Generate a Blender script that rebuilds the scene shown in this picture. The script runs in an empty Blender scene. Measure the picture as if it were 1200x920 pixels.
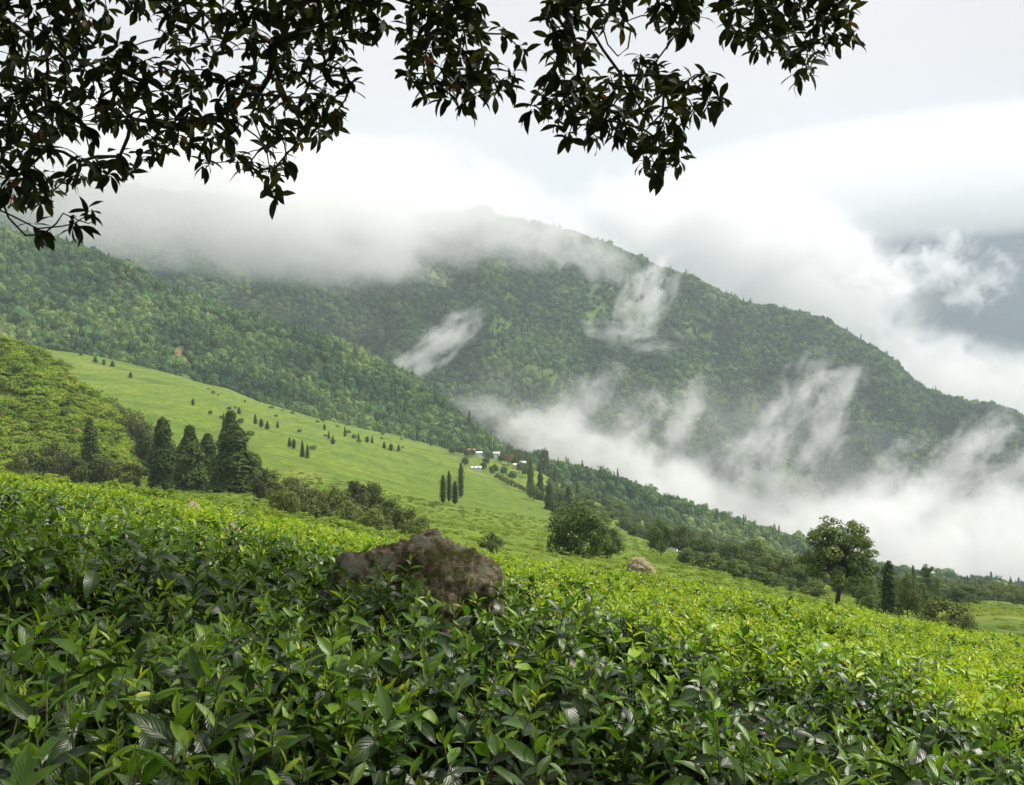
import bpy, bmesh, math, random
import numpy as np
from mathutils import Matrix, Vector, Euler

random.seed(7)
rng = np.random.default_rng(11)
sc = bpy.context.scene
COL = sc.collection

# ------------------------------------------------------------------ camera
F = 1060.0            # focal length in photo pixels (1200 wide)
PITCH = math.atan(20.0 / F)
CAM = Vector((0.0, 0.0, 1.65))
cd = bpy.data.cameras.new('camera')
cd.sensor_width = 36.0
cd.lens = 36.0 * F / 1200.0
cd.clip_start = 0.05
cd.clip_end = 60000.0
cam = bpy.data.objects.new('camera', cd)
cam.location = CAM
cam.rotation_euler = (math.pi / 2 - PITCH, 0, 0)
COL.objects.link(cam)
sc.camera = cam

# ------------------------------------------------------------------ sky and sun
SUN_DIR = Vector((0.56, 0.16, 0.80)).normalized()
sun_el = math.asin(SUN_DIR.z)
sun_az = math.atan2(SUN_DIR.x, SUN_DIR.y)
w = bpy.data.worlds.new('World')
sc.world = w
w.use_nodes = True
nt = w.node_tree
nt.nodes.clear()


def N(tree, t, **kw):
    n = tree.nodes.new(t)
    for k, v in kw.items():
        setattr(n, k, v)
    return n


wout = N(nt, 'ShaderNodeOutputWorld')
bg = N(nt, 'ShaderNodeBackground')
sky = N(nt, 'ShaderNodeTexSky', sky_type='NISHITA', sun_disc=False)
sky.sun_elevation = sun_el
sky.sun_rotation = sun_az
sky.altitude = 1800
tc = N(nt, 'ShaderNodeTexCoord')
mp = N(nt, 'ShaderNodeMapping')
mp.inputs['Scale'].default_value = (1.0, 1.0, 2.6)
nz = N(nt, 'ShaderNodeTexNoise')
nz.inputs['Scale'].default_value = 2.2
nz.inputs['Detail'].default_value = 7
nz.inputs['Roughness'].default_value = 0.5
nz.inputs['Distortion'].default_value = 0.3
cr = N(nt, 'ShaderNodeValToRGB')
cr.color_ramp.elements[0].position = 0.30
cr.color_ramp.elements[0].color = (7.6, 7.2, 7.0, 1)
cr.color_ramp.elements[1].position = 0.68
cr.color_ramp.elements[1].color = (8.9, 8.5, 8.25, 1)
mx = N(nt, 'ShaderNodeMix', data_type='RGBA')
mx.inputs['Factor'].default_value = 0.97       # overcast: almost no blue comes through
L = nt.links
L.new(tc.outputs['Generated'], mp.inputs['Vector'])
L.new(mp.outputs['Vector'], nz.inputs['Vector'])
L.new(nz.outputs['Fac'], cr.inputs['Fac'])
L.new(sky.outputs['Color'], mx.inputs['A'])
L.new(cr.outputs['Color'], mx.inputs['B'])
L.new(mx.outputs['Result'], bg.inputs['Color'])
bg.inputs['Strength'].default_value = 0.0655
L.new(bg.outputs['Background'], wout.inputs['Surface'])

sd = bpy.data.lights.new('sun', 'SUN')
sd.energy = 4.7
sd.angle = math.radians(6)
sd.color = (1.0, 0.95, 0.86)
sun = bpy.data.objects.new('sun', sd)
sun.rotation_euler = SUN_DIR.to_track_quat('Z', 'Y').to_euler()
sun.location = (20, -10, 40)
COL.objects.link(sun)

sc.view_settings.view_transform = 'Standard'
sc.view_settings.look = 'None'
sc.view_settings.exposure = 0.67
sc.view_settings.gamma = 1.0
sc.view_settings.use_curve_mapping = False
sc.render.engine = 'CYCLES'
cy = sc.cycles
cy.use_denoising = True
cy.max_bounces = 10
cy.diffuse_bounces = 3
cy.glossy_bounces = 2
cy.transmission_bounces = 4
cy.transparent_max_bounces = 8
cy.volume_bounces = 5
cy.volume_step_rate = 1.0
cy.volume_max_steps = 256
cy.sample_clamp_indirect = 6.0

# ------------------------------------------------------------------ helpers
RC = Euler((math.pi / 2 - PITCH, 0, 0)).to_matrix()
RCn = np.array(RC)


def unproj(px, py, Y):
    """pixel (1200x920) + distance ahead -> world points (numpy)"""
    px = np.asarray(px, float); py = np.asarray(py, float); Y = np.asarray(Y, float)
    px, py, Y = np.broadcast_arrays(px, py, Y)
    d = np.stack([(px - 600) / F, (460 - py) / F, -np.ones(px.shape)], -1) @ RCn.T
    return np.array(CAM) + d * (Y / d[..., 1])[..., None]


def proj(P):
    P = np.asarray(P, float) - np.array(CAM)
    c = P @ RCn
    dep = -c[..., 2]
    s = np.where(np.abs(dep) < 1e-6, 1e-6, dep)
    return 600 + F * c[..., 0] / s, 460 - F * c[..., 1] / s, dep


def hash3(i, j, k, seed):
    h = (i * 374761393 + j * 668265263 + k * 2147483647 + seed * 1274126177) & 0xffffffff
    h = ((h ^ (h >> 13)) * 1274126177) & 0xffffffff
    return ((h ^ (h >> 16)) & 0xffffff) / float(0xffffff)


def vnoise(P, seed=0):
    P = np.asarray(P, float)
    b = np.floor(P).astype(np.int64)
    f = P - b
    f = f * f * (3 - 2 * f)
    r = 0
    for a in (0, 1):
        for c in (0, 1):
            for d in (0, 1):
                wgt = (f[..., 0] if a else 1 - f[..., 0]) * (f[..., 1] if c else 1 - f[..., 1]) * (f[..., 2] if d else 1 - f[..., 2])
                r = r + wgt * hash3(b[..., 0] + a, b[..., 1] + c, b[..., 2] + d, seed)
    return r


def fbm(P, octv=4, seed=0, gain=0.5):
    P = np.asarray(P, float)
    a, s, t = 1.0, 0.0, 0.0
    for o in range(octv):
        s = s + a * (vnoise(P * (2.03 ** o) + 17.3 * o, seed + o) * 2 - 1)
        t += a
        a *= gain
    return s / t


def mesh_from(name, V, faces, mats=(), smooth=True, attrs=None, mat_idx=None):
    me = bpy.data.meshes.new(name)
    V = np.asarray(V, np.float32)
    me.vertices.add(len(V))
    me.vertices.foreach_set('co', V.ravel())
    if len(faces):
        if isinstance(faces, np.ndarray):
            k = faces.shape[1]
            loops = faces.ravel().astype(np.int32)
            starts = np.arange(len(faces), dtype=np.int32) * k
        else:
            loops = np.array([i for f in faces for i in f], np.int32)
            ln = np.array([len(f) for f in faces], np.int32)
            starts = np.concatenate([[0], np.cumsum(ln)[:-1]]).astype(np.int32)
        me.loops.add(len(loops))
        me.loops.foreach_set('vertex_index', loops)
        me.polygons.add(len(starts))
        me.polygons.foreach_set('loop_start', starts)
        if mat_idx is not None:
            me.polygons.foreach_set('material_index', np.asarray(mat_idx, np.int32))
    for m in mats:
        me.materials.append(m)
    me.update(calc_edges=True)
    me.validate()
    if len(faces):
        me.polygons.foreach_set('use_smooth', np.full(len(me.polygons), smooth))
    for k, (typ, val) in (attrs or {}).items():
        at = me.attributes.new(k, typ, 'POINT')
        val = np.asarray(val)
        if typ == 'FLOAT':
            at.data.foreach_set('value', val.astype(np.float32).ravel())
        elif typ == 'INT':
            at.data.foreach_set('value', val.astype(np.int32).ravel())
        elif typ == 'FLOAT_VECTOR':
            at.data.foreach_set('vector', val.astype(np.float32).ravel())
        elif typ == 'FLOAT_COLOR':
            at.data.foreach_set('color', val.astype(np.float32).ravel())
    return me


def tag(o, label=None, cat=None, group=None, kind=None):
    if label: o['label'] = label
    if cat: o['category'] = cat
    if group: o['group'] = group
    if kind: o['kind'] = kind
    return o


def link(name, me, parent=None, loc=None):
    o = bpy.data.objects.new(name, me)
    COL.objects.link(o)
    if loc is not None:
        o.location = loc
    if parent is not None:
        o.parent = parent
    return o


def empty(name, loc, rz=0.0):
    o = bpy.data.objects.new(name, None)
    o.empty_display_size = 0.3
    o.location = loc
    o.rotation_euler = (0, 0, rz)
    COL.objects.link(o)
    return o


# ------------------------------------------------------------------ materials
def new_mat(name):
    m = bpy.data.materials.new(name)
    m.use_nodes = True
    m.node_tree.nodes.clear()
    return m, m.node_tree


def ramp(tree, stops):
    r = N(tree, 'ShaderNodeValToRGB')
    e = r.color_ramp.elements
    while len(e) < len(stops):
        e.new(0.5)
    for i, (p, c) in enumerate(stops):
        e[i].position = p
        e[i].color = (*c, 1)
    return r


def leaf_mat(name, stops, rough=0.45, spec=0.4, trans=0.3, trans_gain=(1.25, 1.3, 0.6), veins=False, age_attr=True, rnd=0.35, patch=None):
    """leaf material: colour runs over `stops` by the leaf's own age plus a per-plant random"""
    m, t = new_mat(name)
    lk = t.links
    out = N(t, 'ShaderNodeOutputMaterial')
    oi = N(t, 'ShaderNodeObjectInfo')
    rm = ramp(t, stops)
    if age_attr:
        at = N(t, 'ShaderNodeAttribute', attribute_name='age')
        ma = N(t, 'ShaderNodeMath', operation='MULTIPLY_ADD')
        lk.new(oi.outputs['Random'], ma.inputs[0])
        ma.inputs[1].default_value = rnd
        ad = N(t, 'ShaderNodeMath', operation='SUBTRACT')
        lk.new(at.outputs['Fac'], ad.inputs[0]); ad.inputs[1].default_value = rnd / 2
        lk.new(ad.outputs[0], ma.inputs[2])
        if patch:
            gq = N(t, 'ShaderNodeNewGeometry')
            pn = N(t, 'ShaderNodeTexNoise'); pn.inputs['Scale'].default_value = patch; pn.inputs['Detail'].default_value = 5; pn.inputs['Roughness'].default_value = 0.6
            lk.new(gq.outputs['Position'], pn.inputs['Vector'])
            pm = N(t, 'ShaderNodeMath', operation='MULTIPLY_ADD'); lk.new(pn.outputs['Fac'], pm.inputs[0]); pm.inputs[1].default_value = 2.8; pm.inputs[2].default_value = -1.36
            pa = N(t, 'ShaderNodeMath', operation='ADD'); lk.new(pm.outputs[0], pa.inputs[0]); lk.new(ma.outputs[0], pa.inputs[1])
            lk.new(pa.outputs[0], rm.inputs['Fac'])
        else:
            lk.new(ma.outputs[0], rm.inputs['Fac'])
    else:
        lk.new(oi.outputs['Random'], rm.inputs['Fac'])
    col = rm.outputs['Color']
    pb = N(t, 'ShaderNodeBsdfPrincipled')
    pb.inputs['Roughness'].default_value = rough
    pb.inputs['Specular IOR Level'].default_value = spec
    if veins:
        uv = N(t, 'ShaderNodeAttribute', attribute_name='luv')
        sp = N(t, 'ShaderNodeSeparateXYZ')
        lk.new(uv.outputs['Vector'], sp.inputs[0])
        ab = N(t, 'ShaderNodeMath', operation='ABSOLUTE'); lk.new(sp.outputs['Y'], ab.inputs[0])
        # midrib, paler
        mr = N(t, 'ShaderNodeMapRange'); mr.inputs['From Min'].default_value = 0.0; mr.inputs['From Max'].default_value = 0.10
        mr.inputs['To Min'].default_value = 0.55; mr.inputs['To Max'].default_value = 0.0
        lk.new(ab.outputs[0], mr.inputs['Value'])
        mixc = N(t, 'ShaderNodeMix', data_type='RGBA')
        lk.new(mr.outputs[0], mixc.inputs['Factor'])
        lk.new(col, mixc.inputs['A'])
        mixc.inputs['B'].default_value = (0.16, 0.24, 0.06, 1)
        # blotches
        gp = N(t, 'ShaderNodeNewGeometry')
        ns = N(t, 'ShaderNodeTexNoise'); ns.inputs['Scale'].default_value = 28; ns.inputs['Detail'].default_value = 3
        lk.new(gp.outputs['Position'], ns.inputs['Vector'])
        hs = N(t, 'ShaderNodeHueSaturation')
        mv = N(t, 'ShaderNodeMapRange'); mv.inputs['To Min'].default_value = 0.65; mv.inputs['To Max'].default_value = 1.35
        mv.inputs['From Min'].default_value = 0.3; mv.inputs['From Max'].default_value = 0.7
        lk.new(ns.outputs['Fac'], mv.inputs['Value'])
        lk.new(mv.outputs[0], hs.inputs['Value'])
        lk.new(mixc.outputs['Result'], hs.inputs['Color'])
        col = hs.outputs['Color']
        # quilted side veins
        vm = N(t, 'ShaderNodeMath', operation='MULTIPLY_ADD'); lk.new(ab.outputs[0], vm.inputs[0]); vm.inputs[1].default_value = -0.35
        lk.new(sp.outputs['X'], vm.inputs[2])
        sn = N(t, 'ShaderNodeMath', operation='MULTIPLY'); lk.new(vm.outputs[0], sn.inputs[0]); sn.inputs[1].default_value = 52
        si = N(t, 'ShaderNodeMath', operation='SINE'); lk.new(sn.outputs[0], si.inputs[0])
        bp = N(t, 'ShaderNodeBump'); bp.inputs['Strength'].default_value = 0.22; bp.inputs['Distance'].default_value = 0.0008
        lk.new(si.outputs[0], bp.inputs['Height'])
        lk.new(bp.outputs['Normal'], pb.inputs['Normal'])
    lk.new(col, pb.inputs['Base Color'])
    if trans > 0:
        tr = N(t, 'ShaderNodeBsdfTranslucent')
        mu = N(t, 'ShaderNodeMix', data_type='RGBA', blend_type='MULTIPLY')
        mu.inputs['Factor'].default_value = 1
        lk.new(col, mu.inputs['A']); mu.inputs['B'].default_value = (*trans_gain, 1)
        lk.new(mu.outputs['Result'], tr.inputs['Color'])
        ms = N(t, 'ShaderNodeMixShader'); ms.inputs[0].default_value = trans
        lk.new(pb.outputs[0], ms.inputs[1]); lk.new(tr.outputs[0], ms.inputs[2])
        lk.new(ms.outputs[0], out.inputs['Surface'])
    else:
        lk.new(pb.outputs[0], out.inputs['Surface'])
    return m


def noise_mat(name, layers, rough=0.9, bump=None, spec=0.2, attr=None, rows=None):
    """layers: (scale, detail, [(pos,colour)...]) first is base; later ones are (scale, detail, lo, hi, colour) masks"""
    m, t = new_mat(name)
    lk = t.links
    out = N(t, 'ShaderNodeOutputMaterial')
    pb = N(t, 'ShaderNodeBsdfPrincipled')
    pb.inputs['Roughness'].default_value = rough
    pb.inputs['Specular IOR Level'].default_value = spec
    gp = N(t, 'ShaderNodeNewGeometry')
    base = layers[0]
    ns = N(t, 'ShaderNodeTexNoise'); ns.inputs['Scale'].default_value = base[0]; ns.inputs['Detail'].default_value = base[1]
    ns.inputs['Roughness'].default_value = 0.62
    lk.new(gp.outputs['Position'], ns.inputs['Vector'])
    rm = ramp(t, base[2]); lk.new(ns.outputs['Fac'], rm.inputs['Fac'])
    col = rm.outputs['Color']
    for (s, d, lo, hi, c) in layers[1:]:
        n2 = N(t, 'ShaderNodeTexNoise'); n2.inputs['Scale'].default_value = s; n2.inputs['Detail'].default_value = d
        n2.inputs['Roughness'].default_value = 0.65
        lk.new(gp.outputs['Position'], n2.inputs['Vector'])
        mr = N(t, 'ShaderNodeMapRange'); mr.inputs['From Min'].default_value = lo; mr.inputs['From Max'].default_value = hi
        lk.new(n2.outputs['Fac'], mr.inputs['Value'])
        mi = N(t, 'ShaderNodeMix', data_type='RGBA')
        lk.new(mr.outputs[0], mi.inputs['Factor']); lk.new(col, mi.inputs['A']); mi.inputs['B'].default_value = (*c, 1)
        col = mi.outputs['Result']
    if rows:                      # planting rows that follow the contours: (height step, depth of tone)
        sz = N(t, 'ShaderNodeSeparateXYZ'); lk.new(gp.outputs['Position'], sz.inputs[0])
        nr_ = N(t, 'ShaderNodeTexNoise'); nr_.inputs['Scale'].default_value = 0.03; nr_.inputs['Detail'].default_value = 4
        lk.new(gp.outputs['Position'], nr_.inputs['Vector'])
        a1 = N(t, 'ShaderNodeMath', operation='MULTIPLY_ADD'); lk.new(nr_.outputs['Fac'], a1.inputs[0]); a1.inputs[1].default_value = 3.5; lk.new(sz.outputs['Z'], a1.inputs[2])
        a2 = N(t, 'ShaderNodeMath', operation='MULTIPLY'); lk.new(a1.outputs[0], a2.inputs[0]); a2.inputs[1].default_value = 6.2832 / rows[0]
        a3 = N(t, 'ShaderNodeMath', operation='SINE'); lk.new(a2.outputs[0], a3.inputs[0])
        a4 = N(t, 'ShaderNodeMapRange'); a4.inputs['From Min'].default_value = 0.35; a4.inputs['From Max'].default_value = 1.0; a4.inputs['To Min'].default_value = 1.0; a4.inputs['To Max'].default_value = 1.0 - rows[1]
        lk.new(a3.outputs[0], a4.inputs['Value'])
        hs = N(t, 'ShaderNodeHueSaturation'); lk.new(a4.outputs[0], hs.inputs['Value']); lk.new(col, hs.inputs['Color'])
        col = hs.outputs['Color']
    if attr:
        at = N(t, 'ShaderNodeAttribute', attribute_name=attr[0])
        mi = N(t, 'ShaderNodeMix', data_type='RGBA')
        lk.new(at.outputs['Fac'], mi.inputs['Factor']); lk.new(col, mi.inputs['A']); mi.inputs['B'].default_value = (*attr[1], 1)
        col = mi.outputs['Result']
    lk.new(col, pb.inputs['Base Color'])
    if bump:
        n3 = N(t, 'ShaderNodeTexNoise'); n3.inputs['Scale'].default_value = bump[0]; n3.inputs['Detail'].default_value = 6
        n3.inputs['Roughness'].default_value = 0.7
        lk.new(gp.outputs['Position'], n3.inputs['Vector'])
        bp = N(t, 'ShaderNodeBump'); bp.inputs['Strength'].default_value = bump[1]; bp.inputs['Distance'].default_value = bump[2]
        lk.new(n3.outputs['Fac'], bp.inputs['Height'])
        lk.new(bp.outputs['Normal'], pb.inputs['Normal'])
    lk.new(pb.outputs[0], out.inputs['Surface'])
    return m


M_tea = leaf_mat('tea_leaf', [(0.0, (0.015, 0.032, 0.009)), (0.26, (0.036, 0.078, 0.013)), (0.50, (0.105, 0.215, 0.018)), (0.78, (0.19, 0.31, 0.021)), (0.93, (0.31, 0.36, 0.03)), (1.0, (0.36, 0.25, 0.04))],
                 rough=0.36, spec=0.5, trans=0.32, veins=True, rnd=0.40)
M_teaflush_lit = leaf_mat('tea_flush_lit_leaf', [(0.0, (0.10, 0.195, 0.017)), (0.40, (0.225, 0.375, 0.019)), (0.75, (0.345, 0.47, 0.02)), (1.0, (0.44, 0.50, 0.03))],
                      rough=0.42, spec=0.4, trans=0.36, rnd=0.5)  # young leaves, with the sunlight of the open field put into their colour
M_stem = noise_mat('tea_stem', [(40, 3, [(0.3, (0.05, 0.045, 0.02)), (0.7, (0.10, 0.12, 0.035))])], rough=0.7)
M_innershade = noise_mat('inner_tea_shade', [(9, 6, [(0.3, (0.012, 0.018, 0.008)), (0.55, (0.03, 0.04, 0.014)), (0.75, (0.05, 0.045, 0.02))])], bump=(14, 1.0, 0.08))  # dark tone that paints the shade seen in gaps between tea leaves
M_soil = noise_mat('soil', [(3, 6, [(0.3, (0.06, 0.04, 0.025)), (0.7, (0.12, 0.085, 0.05))])], bump=(8, 0.8, 0.05))
M_canopy = leaf_mat('shade_tree_leaf', [(0.0, (0.020, 0.026, 0.010)), (0.6, (0.035, 0.045, 0.014)), (0.9, (0.07, 0.075, 0.022)), (1.0, (0.11, 0.06, 0.03))],
                    rough=0.6, spec=0.10, trans=0.20, rnd=0.9)
M_bark = noise_mat('bark', [(12, 6, [(0.3, (0.03, 0.024, 0.018)), (0.7, (0.085, 0.07, 0.055))])], bump=(25, 0.9, 0.02))
M_conif = leaf_mat('conifer_needles', [(0.0, (0.030, 0.052, 0.014)), (0.5, (0.066, 0.102, 0.024)), (0.85, (0.12, 0.16, 0.032)), (1.0, (0.18, 0.20, 0.04))], rough=0.75, spec=0.15, trans=0.2, rnd=0.5)
M_broad = leaf_mat('broadleaf', [(0.0, (0.040, 0.070, 0.018)), (0.5, (0.080, 0.135, 0.026)), (0.85, (0.135, 0.195, 0.034)), (1.0, (0.19, 0.235, 0.045))], rough=0.65, spec=0.2, trans=0.25, rnd=0.35)
M_shrub = leaf_mat('shrub_leaf', [(0.0, (0.050, 0.064, 0.024)), (0.4, (0.092, 0.122, 0.034)), (0.75, (0.145, 0.19, 0.04)), (1.0, (0.20, 0.24, 0.05))], rough=0.7, spec=0.15, trans=0.2, rnd=0.5)
M_bankveg = leaf_mat('bank_shrub_leaf', [(0.0, (0.06, 0.08, 0.02)), (0.25, (0.10, 0.16, 0.022)), (0.55, (0.19, 0.30, 0.026)), (0.90, (0.27, 0.36, 0.035)), (1.0, (0.32, 0.21, 0.06))], rough=0.75, spec=0.15, trans=0.25, rnd=0.65)
M_forest = leaf_mat('forest_leaf', [(0.0, (0.028, 0.060, 0.024)), (0.3, (0.050, 0.104, 0.033)), (0.58, (0.084, 0.156, 0.044)), (0.8, (0.126, 0.205, 0.052)), (1.0, (0.18, 0.235, 0.066))], rough=0.8, spec=0.1, trans=0.15, rnd=0.75, patch=0.009)
M_teaslope = leaf_mat('tea_slope_leaf', [(0.0, (0.11, 0.165, 0.022)), (0.35, (0.155, 0.225, 0.026)), (0.65, (0.20, 0.275, 0.03)), (1.0, (0.26, 0.31, 0.04))], rough=0.7, spec=0.1, trans=0.25, rnd=0.25, patch=0.015)
M_field = noise_mat('tea_slope_cover', [(0.012, 8, [(0.25, (0.09, 0.14, 0.018)), (0.5, (0.135, 0.198, 0.022)), (0.75, (0.185, 0.24, 0.028))]),
                                        (0.025, 6, 0.50, 0.66, (0.075, 0.125, 0.02)), (0.30, 5, 0.43, 0.66, (0.065, 0.11, 0.018)), (0.02, 6, 0.58, 0.75, (0.19, 0.21, 0.045))], bump=(0.7, 0.8, 0.7), spec=0.1, rows=(3.2, 0.13))
M_bank = noise_mat('bank_ground', [(0.05, 7, [(0.3, (0.09, 0.13, 0.022)), (0.5, (0.14, 0.19, 0.026)), (0.7, (0.20, 0.21, 0.04))]), (0.12, 5, 0.58, 0.7, (0.20, 0.13, 0.05))], bump=(0.4, 1.0, 1.2), spec=0.1)
M_fground = noise_mat('forest_ground', [(0.006, 7, [(0.3, (0.020, 0.042, 0.014)), (0.55, (0.045, 0.085, 0.022)), (0.75, (0.09, 0.15, 0.03))])], bump=(0.06, 1.0, 6.0), spec=0.1, attr=('clear', (0.10, 0.16, 0.035)))
M_spurground = noise_mat('spur_ground', [(0.01, 7, [(0.3, (0.022, 0.042, 0.014)), (0.6, (0.045, 0.08, 0.022))])], bump=(0.08, 1.0, 5.0), spec=0.1, attr=('scar', (0.21, 0.15, 0.07)))
M_far = noise_mat('far_mountain', [(0.0012, 8, [(0.3, (0.010, 0.020, 0.018)), (0.7, (0.028, 0.045, 0.032))])], bump=(0.01, 1.0, 60), spec=0.05)

# ------------------------------------------------------------------ terrain sheets
def gsm(a, n):
    if n < 2:
        return a
    k = np.hanning(n + 2)[1:-1]; k /= k.sum()
    p = np.pad(a, (n, n), mode='edge')
    return np.convolve(p, k, 'same')[n:-n]


class Sheet:
    """hillside lofted through rows (each a list of (px,py)) at given distances; columns are vertical planes"""
    def __init__(self, name, rows, x0, x1, ncol, nsub, mat, disp, label, cat, smooth=9, kind='structure', back=None, attrs=None):
        xs = np.linspace(x0, x1, ncol)
        ctr = []
        for (pts, dep) in rows:
            pts = np.array(pts, float)
            py = gsm(np.interp(xs, pts[:, 0], pts[:, 1]), smooth)
            if np.isscalar(dep):
                d = np.full(ncol, float(dep))
            else:
                dp = np.array(dep, float)
                d = gsm(np.interp(xs, dp[:, 0], dp[:, 1]), smooth * 3)
            ctr.append(unproj(xs, py, d))
        if back:
            for (dy, dz) in back:
                q = ctr[-1].copy()
                h = q[:, :2] / np.linalg.norm(q[:, :2], axis=1)[:, None]
                q[:, :2] += h * dy
                q[:, 2] += dz
                ctr.append(q)
        ctr = np.array(ctr)
        R = len(ctr)
        out = []
        for r in range(R - 1):
            p0 = ctr[max(r - 1, 0)]; p1 = ctr[r]; p2 = ctr[r + 1]; p3 = ctr[min(r + 2, R - 1)]
            n = nsub[r] if isinstance(nsub, (list, tuple)) else nsub
            for i in range(n):
                t = i / n
                # centripetal-ish, damped tangents
                m1 = (p2 - p0) * 0.5; m2 = (p3 - p1) * 0.5
                l12 = np.linalg.norm(p2 - p1, axis=1)[:, None]
                for m in (m1, m2):
                    lm = np.linalg.norm(m, axis=1)[:, None]
                    m *= np.minimum(1, l12 / np.maximum(lm, 1e-6))
                h00 = 2 * t ** 3 - 3 * t ** 2 + 1; h10 = t ** 3 - 2 * t ** 2 + t
                h01 = -2 * t ** 3 + 3 * t ** 2; h11 = t ** 3 - t ** 2
                out.append(h00 * p1 + h10 * m1 + h01 * p2 + h11 * m2)
        out.append(ctr[-1])
        G = np.array(out)                        # rows x cols x 3
        self.vfront = sum((nsub if not isinstance(nsub, (list, tuple)) else 0) for _ in range(len(rows) - 1)) if not isinstance(nsub, (list, tuple)) else sum(nsub[:len(rows) - 1])
        if disp:
            G = disp(G, self.vfront)
        self.G = G; self.xs = xs
        nr, nc = G.shape[:2]
        idx = np.arange(nr * nc).reshape(nr, nc)
        faces = np.stack([idx[:-1, :-1], idx[:-1, 1:], idx[1:, 1:], idx[1:, :-1]], -1).reshape(-1, 4)
        at = attrs(G) if attrs else None
        self.at = at
        me = mesh_from(name, G.reshape(-1, 3), faces, [mat], True, {k: ('FLOAT', v) for k, v in at.items()} if at else None)
        self.o = tag(link(name, me), label, cat, kind=kind)

    def ground(self, px, Y):
        """z of the sheet in column px at distance Y"""
        c = np.interp(px, self.xs, np.arange(len(self.xs)))
        i = int(min(max(math.floor(c), 0), len(self.xs) - 2)); f = c - i
        col = self.G[:, i] * (1 - f) + self.G[:, i + 1] * f
        k = self.vfront + 1
        o = np.argsort(col[:k, 1])
        z = np.interp(Y, col[:k, 1][o], col[:k, 2][o])
        return np.array([(px - 600) / F * Y / math.cos(PITCH) * (1.0), Y, z])

    def scatter(self, n, seed, rows=None):
        r = np.random.default_rng(seed)
        r0, r1 = rows if rows else (0, self.vfront)
        G = self.G
        A = G[r0:r1, :-1]; B = G[r0:r1, 1:]; D = G[r0 + 1:r1 + 1, :-1]
        ar = np.linalg.norm(np.cross(B - A, D - A), axis=-1).ravel()
        ci = r.choice(len(ar), n, p=ar / ar.sum())
        u = r.random((n, 1)); v = r.random((n, 1))
        ri, cj = np.divmod(ci, G.shape[1] - 1)
        ri = ri + r0
        P = (G[ri, cj] * (1 - u) + G[ri, cj + 1] * u) * (1 - v) + (G[ri + 1, cj] * (1 - u) + G[ri + 1, cj + 1] * u) * v
        return P


EDGE = [(-500, 505), (-300, 520), (18, 545), (150, 560), (300, 585), (470, 620), (600, 650), (800, 670), (900, 690), (1000, 710), (1100, 735), (1182, 745), (1500, 800), (1700, 830)]


def hill_disp(G, vf):
    amp = np.clip((G[..., 1] - 60) / 300, 0.1, 1.5)
    G = G.copy()
    G[..., 2] += fbm(G * np.array([1 / 90, 1 / 90, 1 / 90]), 4, 3) * 5.0 * amp
    G[..., 2] += fbm(G * (1 / 14.0), 3, 5) * 0.45
    return G


hill = Sheet('tea_hillside', [
    ([(x, y + 40) for x, y in EDGE], 40),
    ([(x, y + 16) for x, y in EDGE], 75),
    ([(-500, 555), (-300, 565), (18, 576), (200, 584), (300, 598), (470, 622), (600, 642), (700, 657), (800, 668), (1000, 712), (1100, 728), (1182, 722), (1500, 780)], 140),
    ([(-500, 520), (-300, 535), (18, 548), (200, 556), (300, 560), (400, 570), (470, 588), (600, 608), (700, 626), (800, 652), (900, 680), (1000, 698), (1182, 712), (1500, 770)], 300),
    ([(-500, 390), (-300, 420), (18, 440), (200, 470), (300, 495), (400, 520), (500, 548), (600, 572), (700, 602), (800, 638), (900, 666), (1000, 688), (1182, 704), (1500, 760)], 600),
    ([(-500, 330), (-300, 350), (18, 404), (100, 415), (200, 440), (300, 470), (400, 500), (500, 525), (560, 537), (620, 552), (700, 590), (800, 626), (900, 653), (1000, 680), (1182, 696), (1500, 750)], 900),
], -500, 1700, 280, [6, 14, 22, 34, 34, 6], M_field, hill_disp, 'bright green tea covered hillside sloping down beyond the near tea hedge', 'hillside', smooth=7, back=[(150, -60)])


def bank_disp(G, vf):
    G = G.copy()
    G[..., 2] += fbm(G * np.array([1 / 28.0, 1 / 80.0, 1 / 80.0]), 3, 8) * 4.0
    return G


bank = Sheet('rough_bank', [
    ([(-500, 560), (18, 575), (100, 580), (200, 600), (260, 625)], 245),
    ([(-500, 480), (18, 520), (100, 540), (200, 590), (260, 620)], 270),
    ([(-500, 400), (18, 450), (60, 468), (100, 490), (150, 530), (200, 580), (260, 618)], 305),
    ([(-500, 300), (-300, 330), (18, 402), (60, 424), (100, 452), (150, 508), (200, 565), (260, 612)], 345),
], -500, 260, 90, 14, M_bank, bank_disp, 'rough yellow green bank covered in scrub below the far tea slope', 'bank', smooth=5, back=[(40, -8), (90, -40)])


def spur_disp(G, vf):
    G = G.copy()
    v = np.linspace(0, 1, G.shape[0])[:, None]
    wgt = np.clip(v * 4, 0.15, 1) * np.clip((700 - proj(G)[0]) / 200, 0.15, 1)
    P = G.copy(); P[..., 2] *= 0.35
    G[..., 2] += fbm(P / 160.0, 4, 21) * 16 * wgt
    return G


def pix_mask(G, blobs):
    px, py, _ = proj(G)
    m = np.zeros(px.shape)
    wob = fbm(G / 25.0, 3, 77) * 0.5
    for (cx, cy_, rx, ry, ang) in blobs:
        a = math.radians(ang)
        dx, dy = px - cx, py - cy_
        u = (dx * math.cos(a) + dy * math.sin(a)) / rx
        v = (-dx * math.sin(a) + dy * math.cos(a)) / ry
        m = np.maximum(m, np.clip(2.2 * (1.1 + wob - np.sqrt(u * u + v * v)), 0, 1))
    return m


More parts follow.
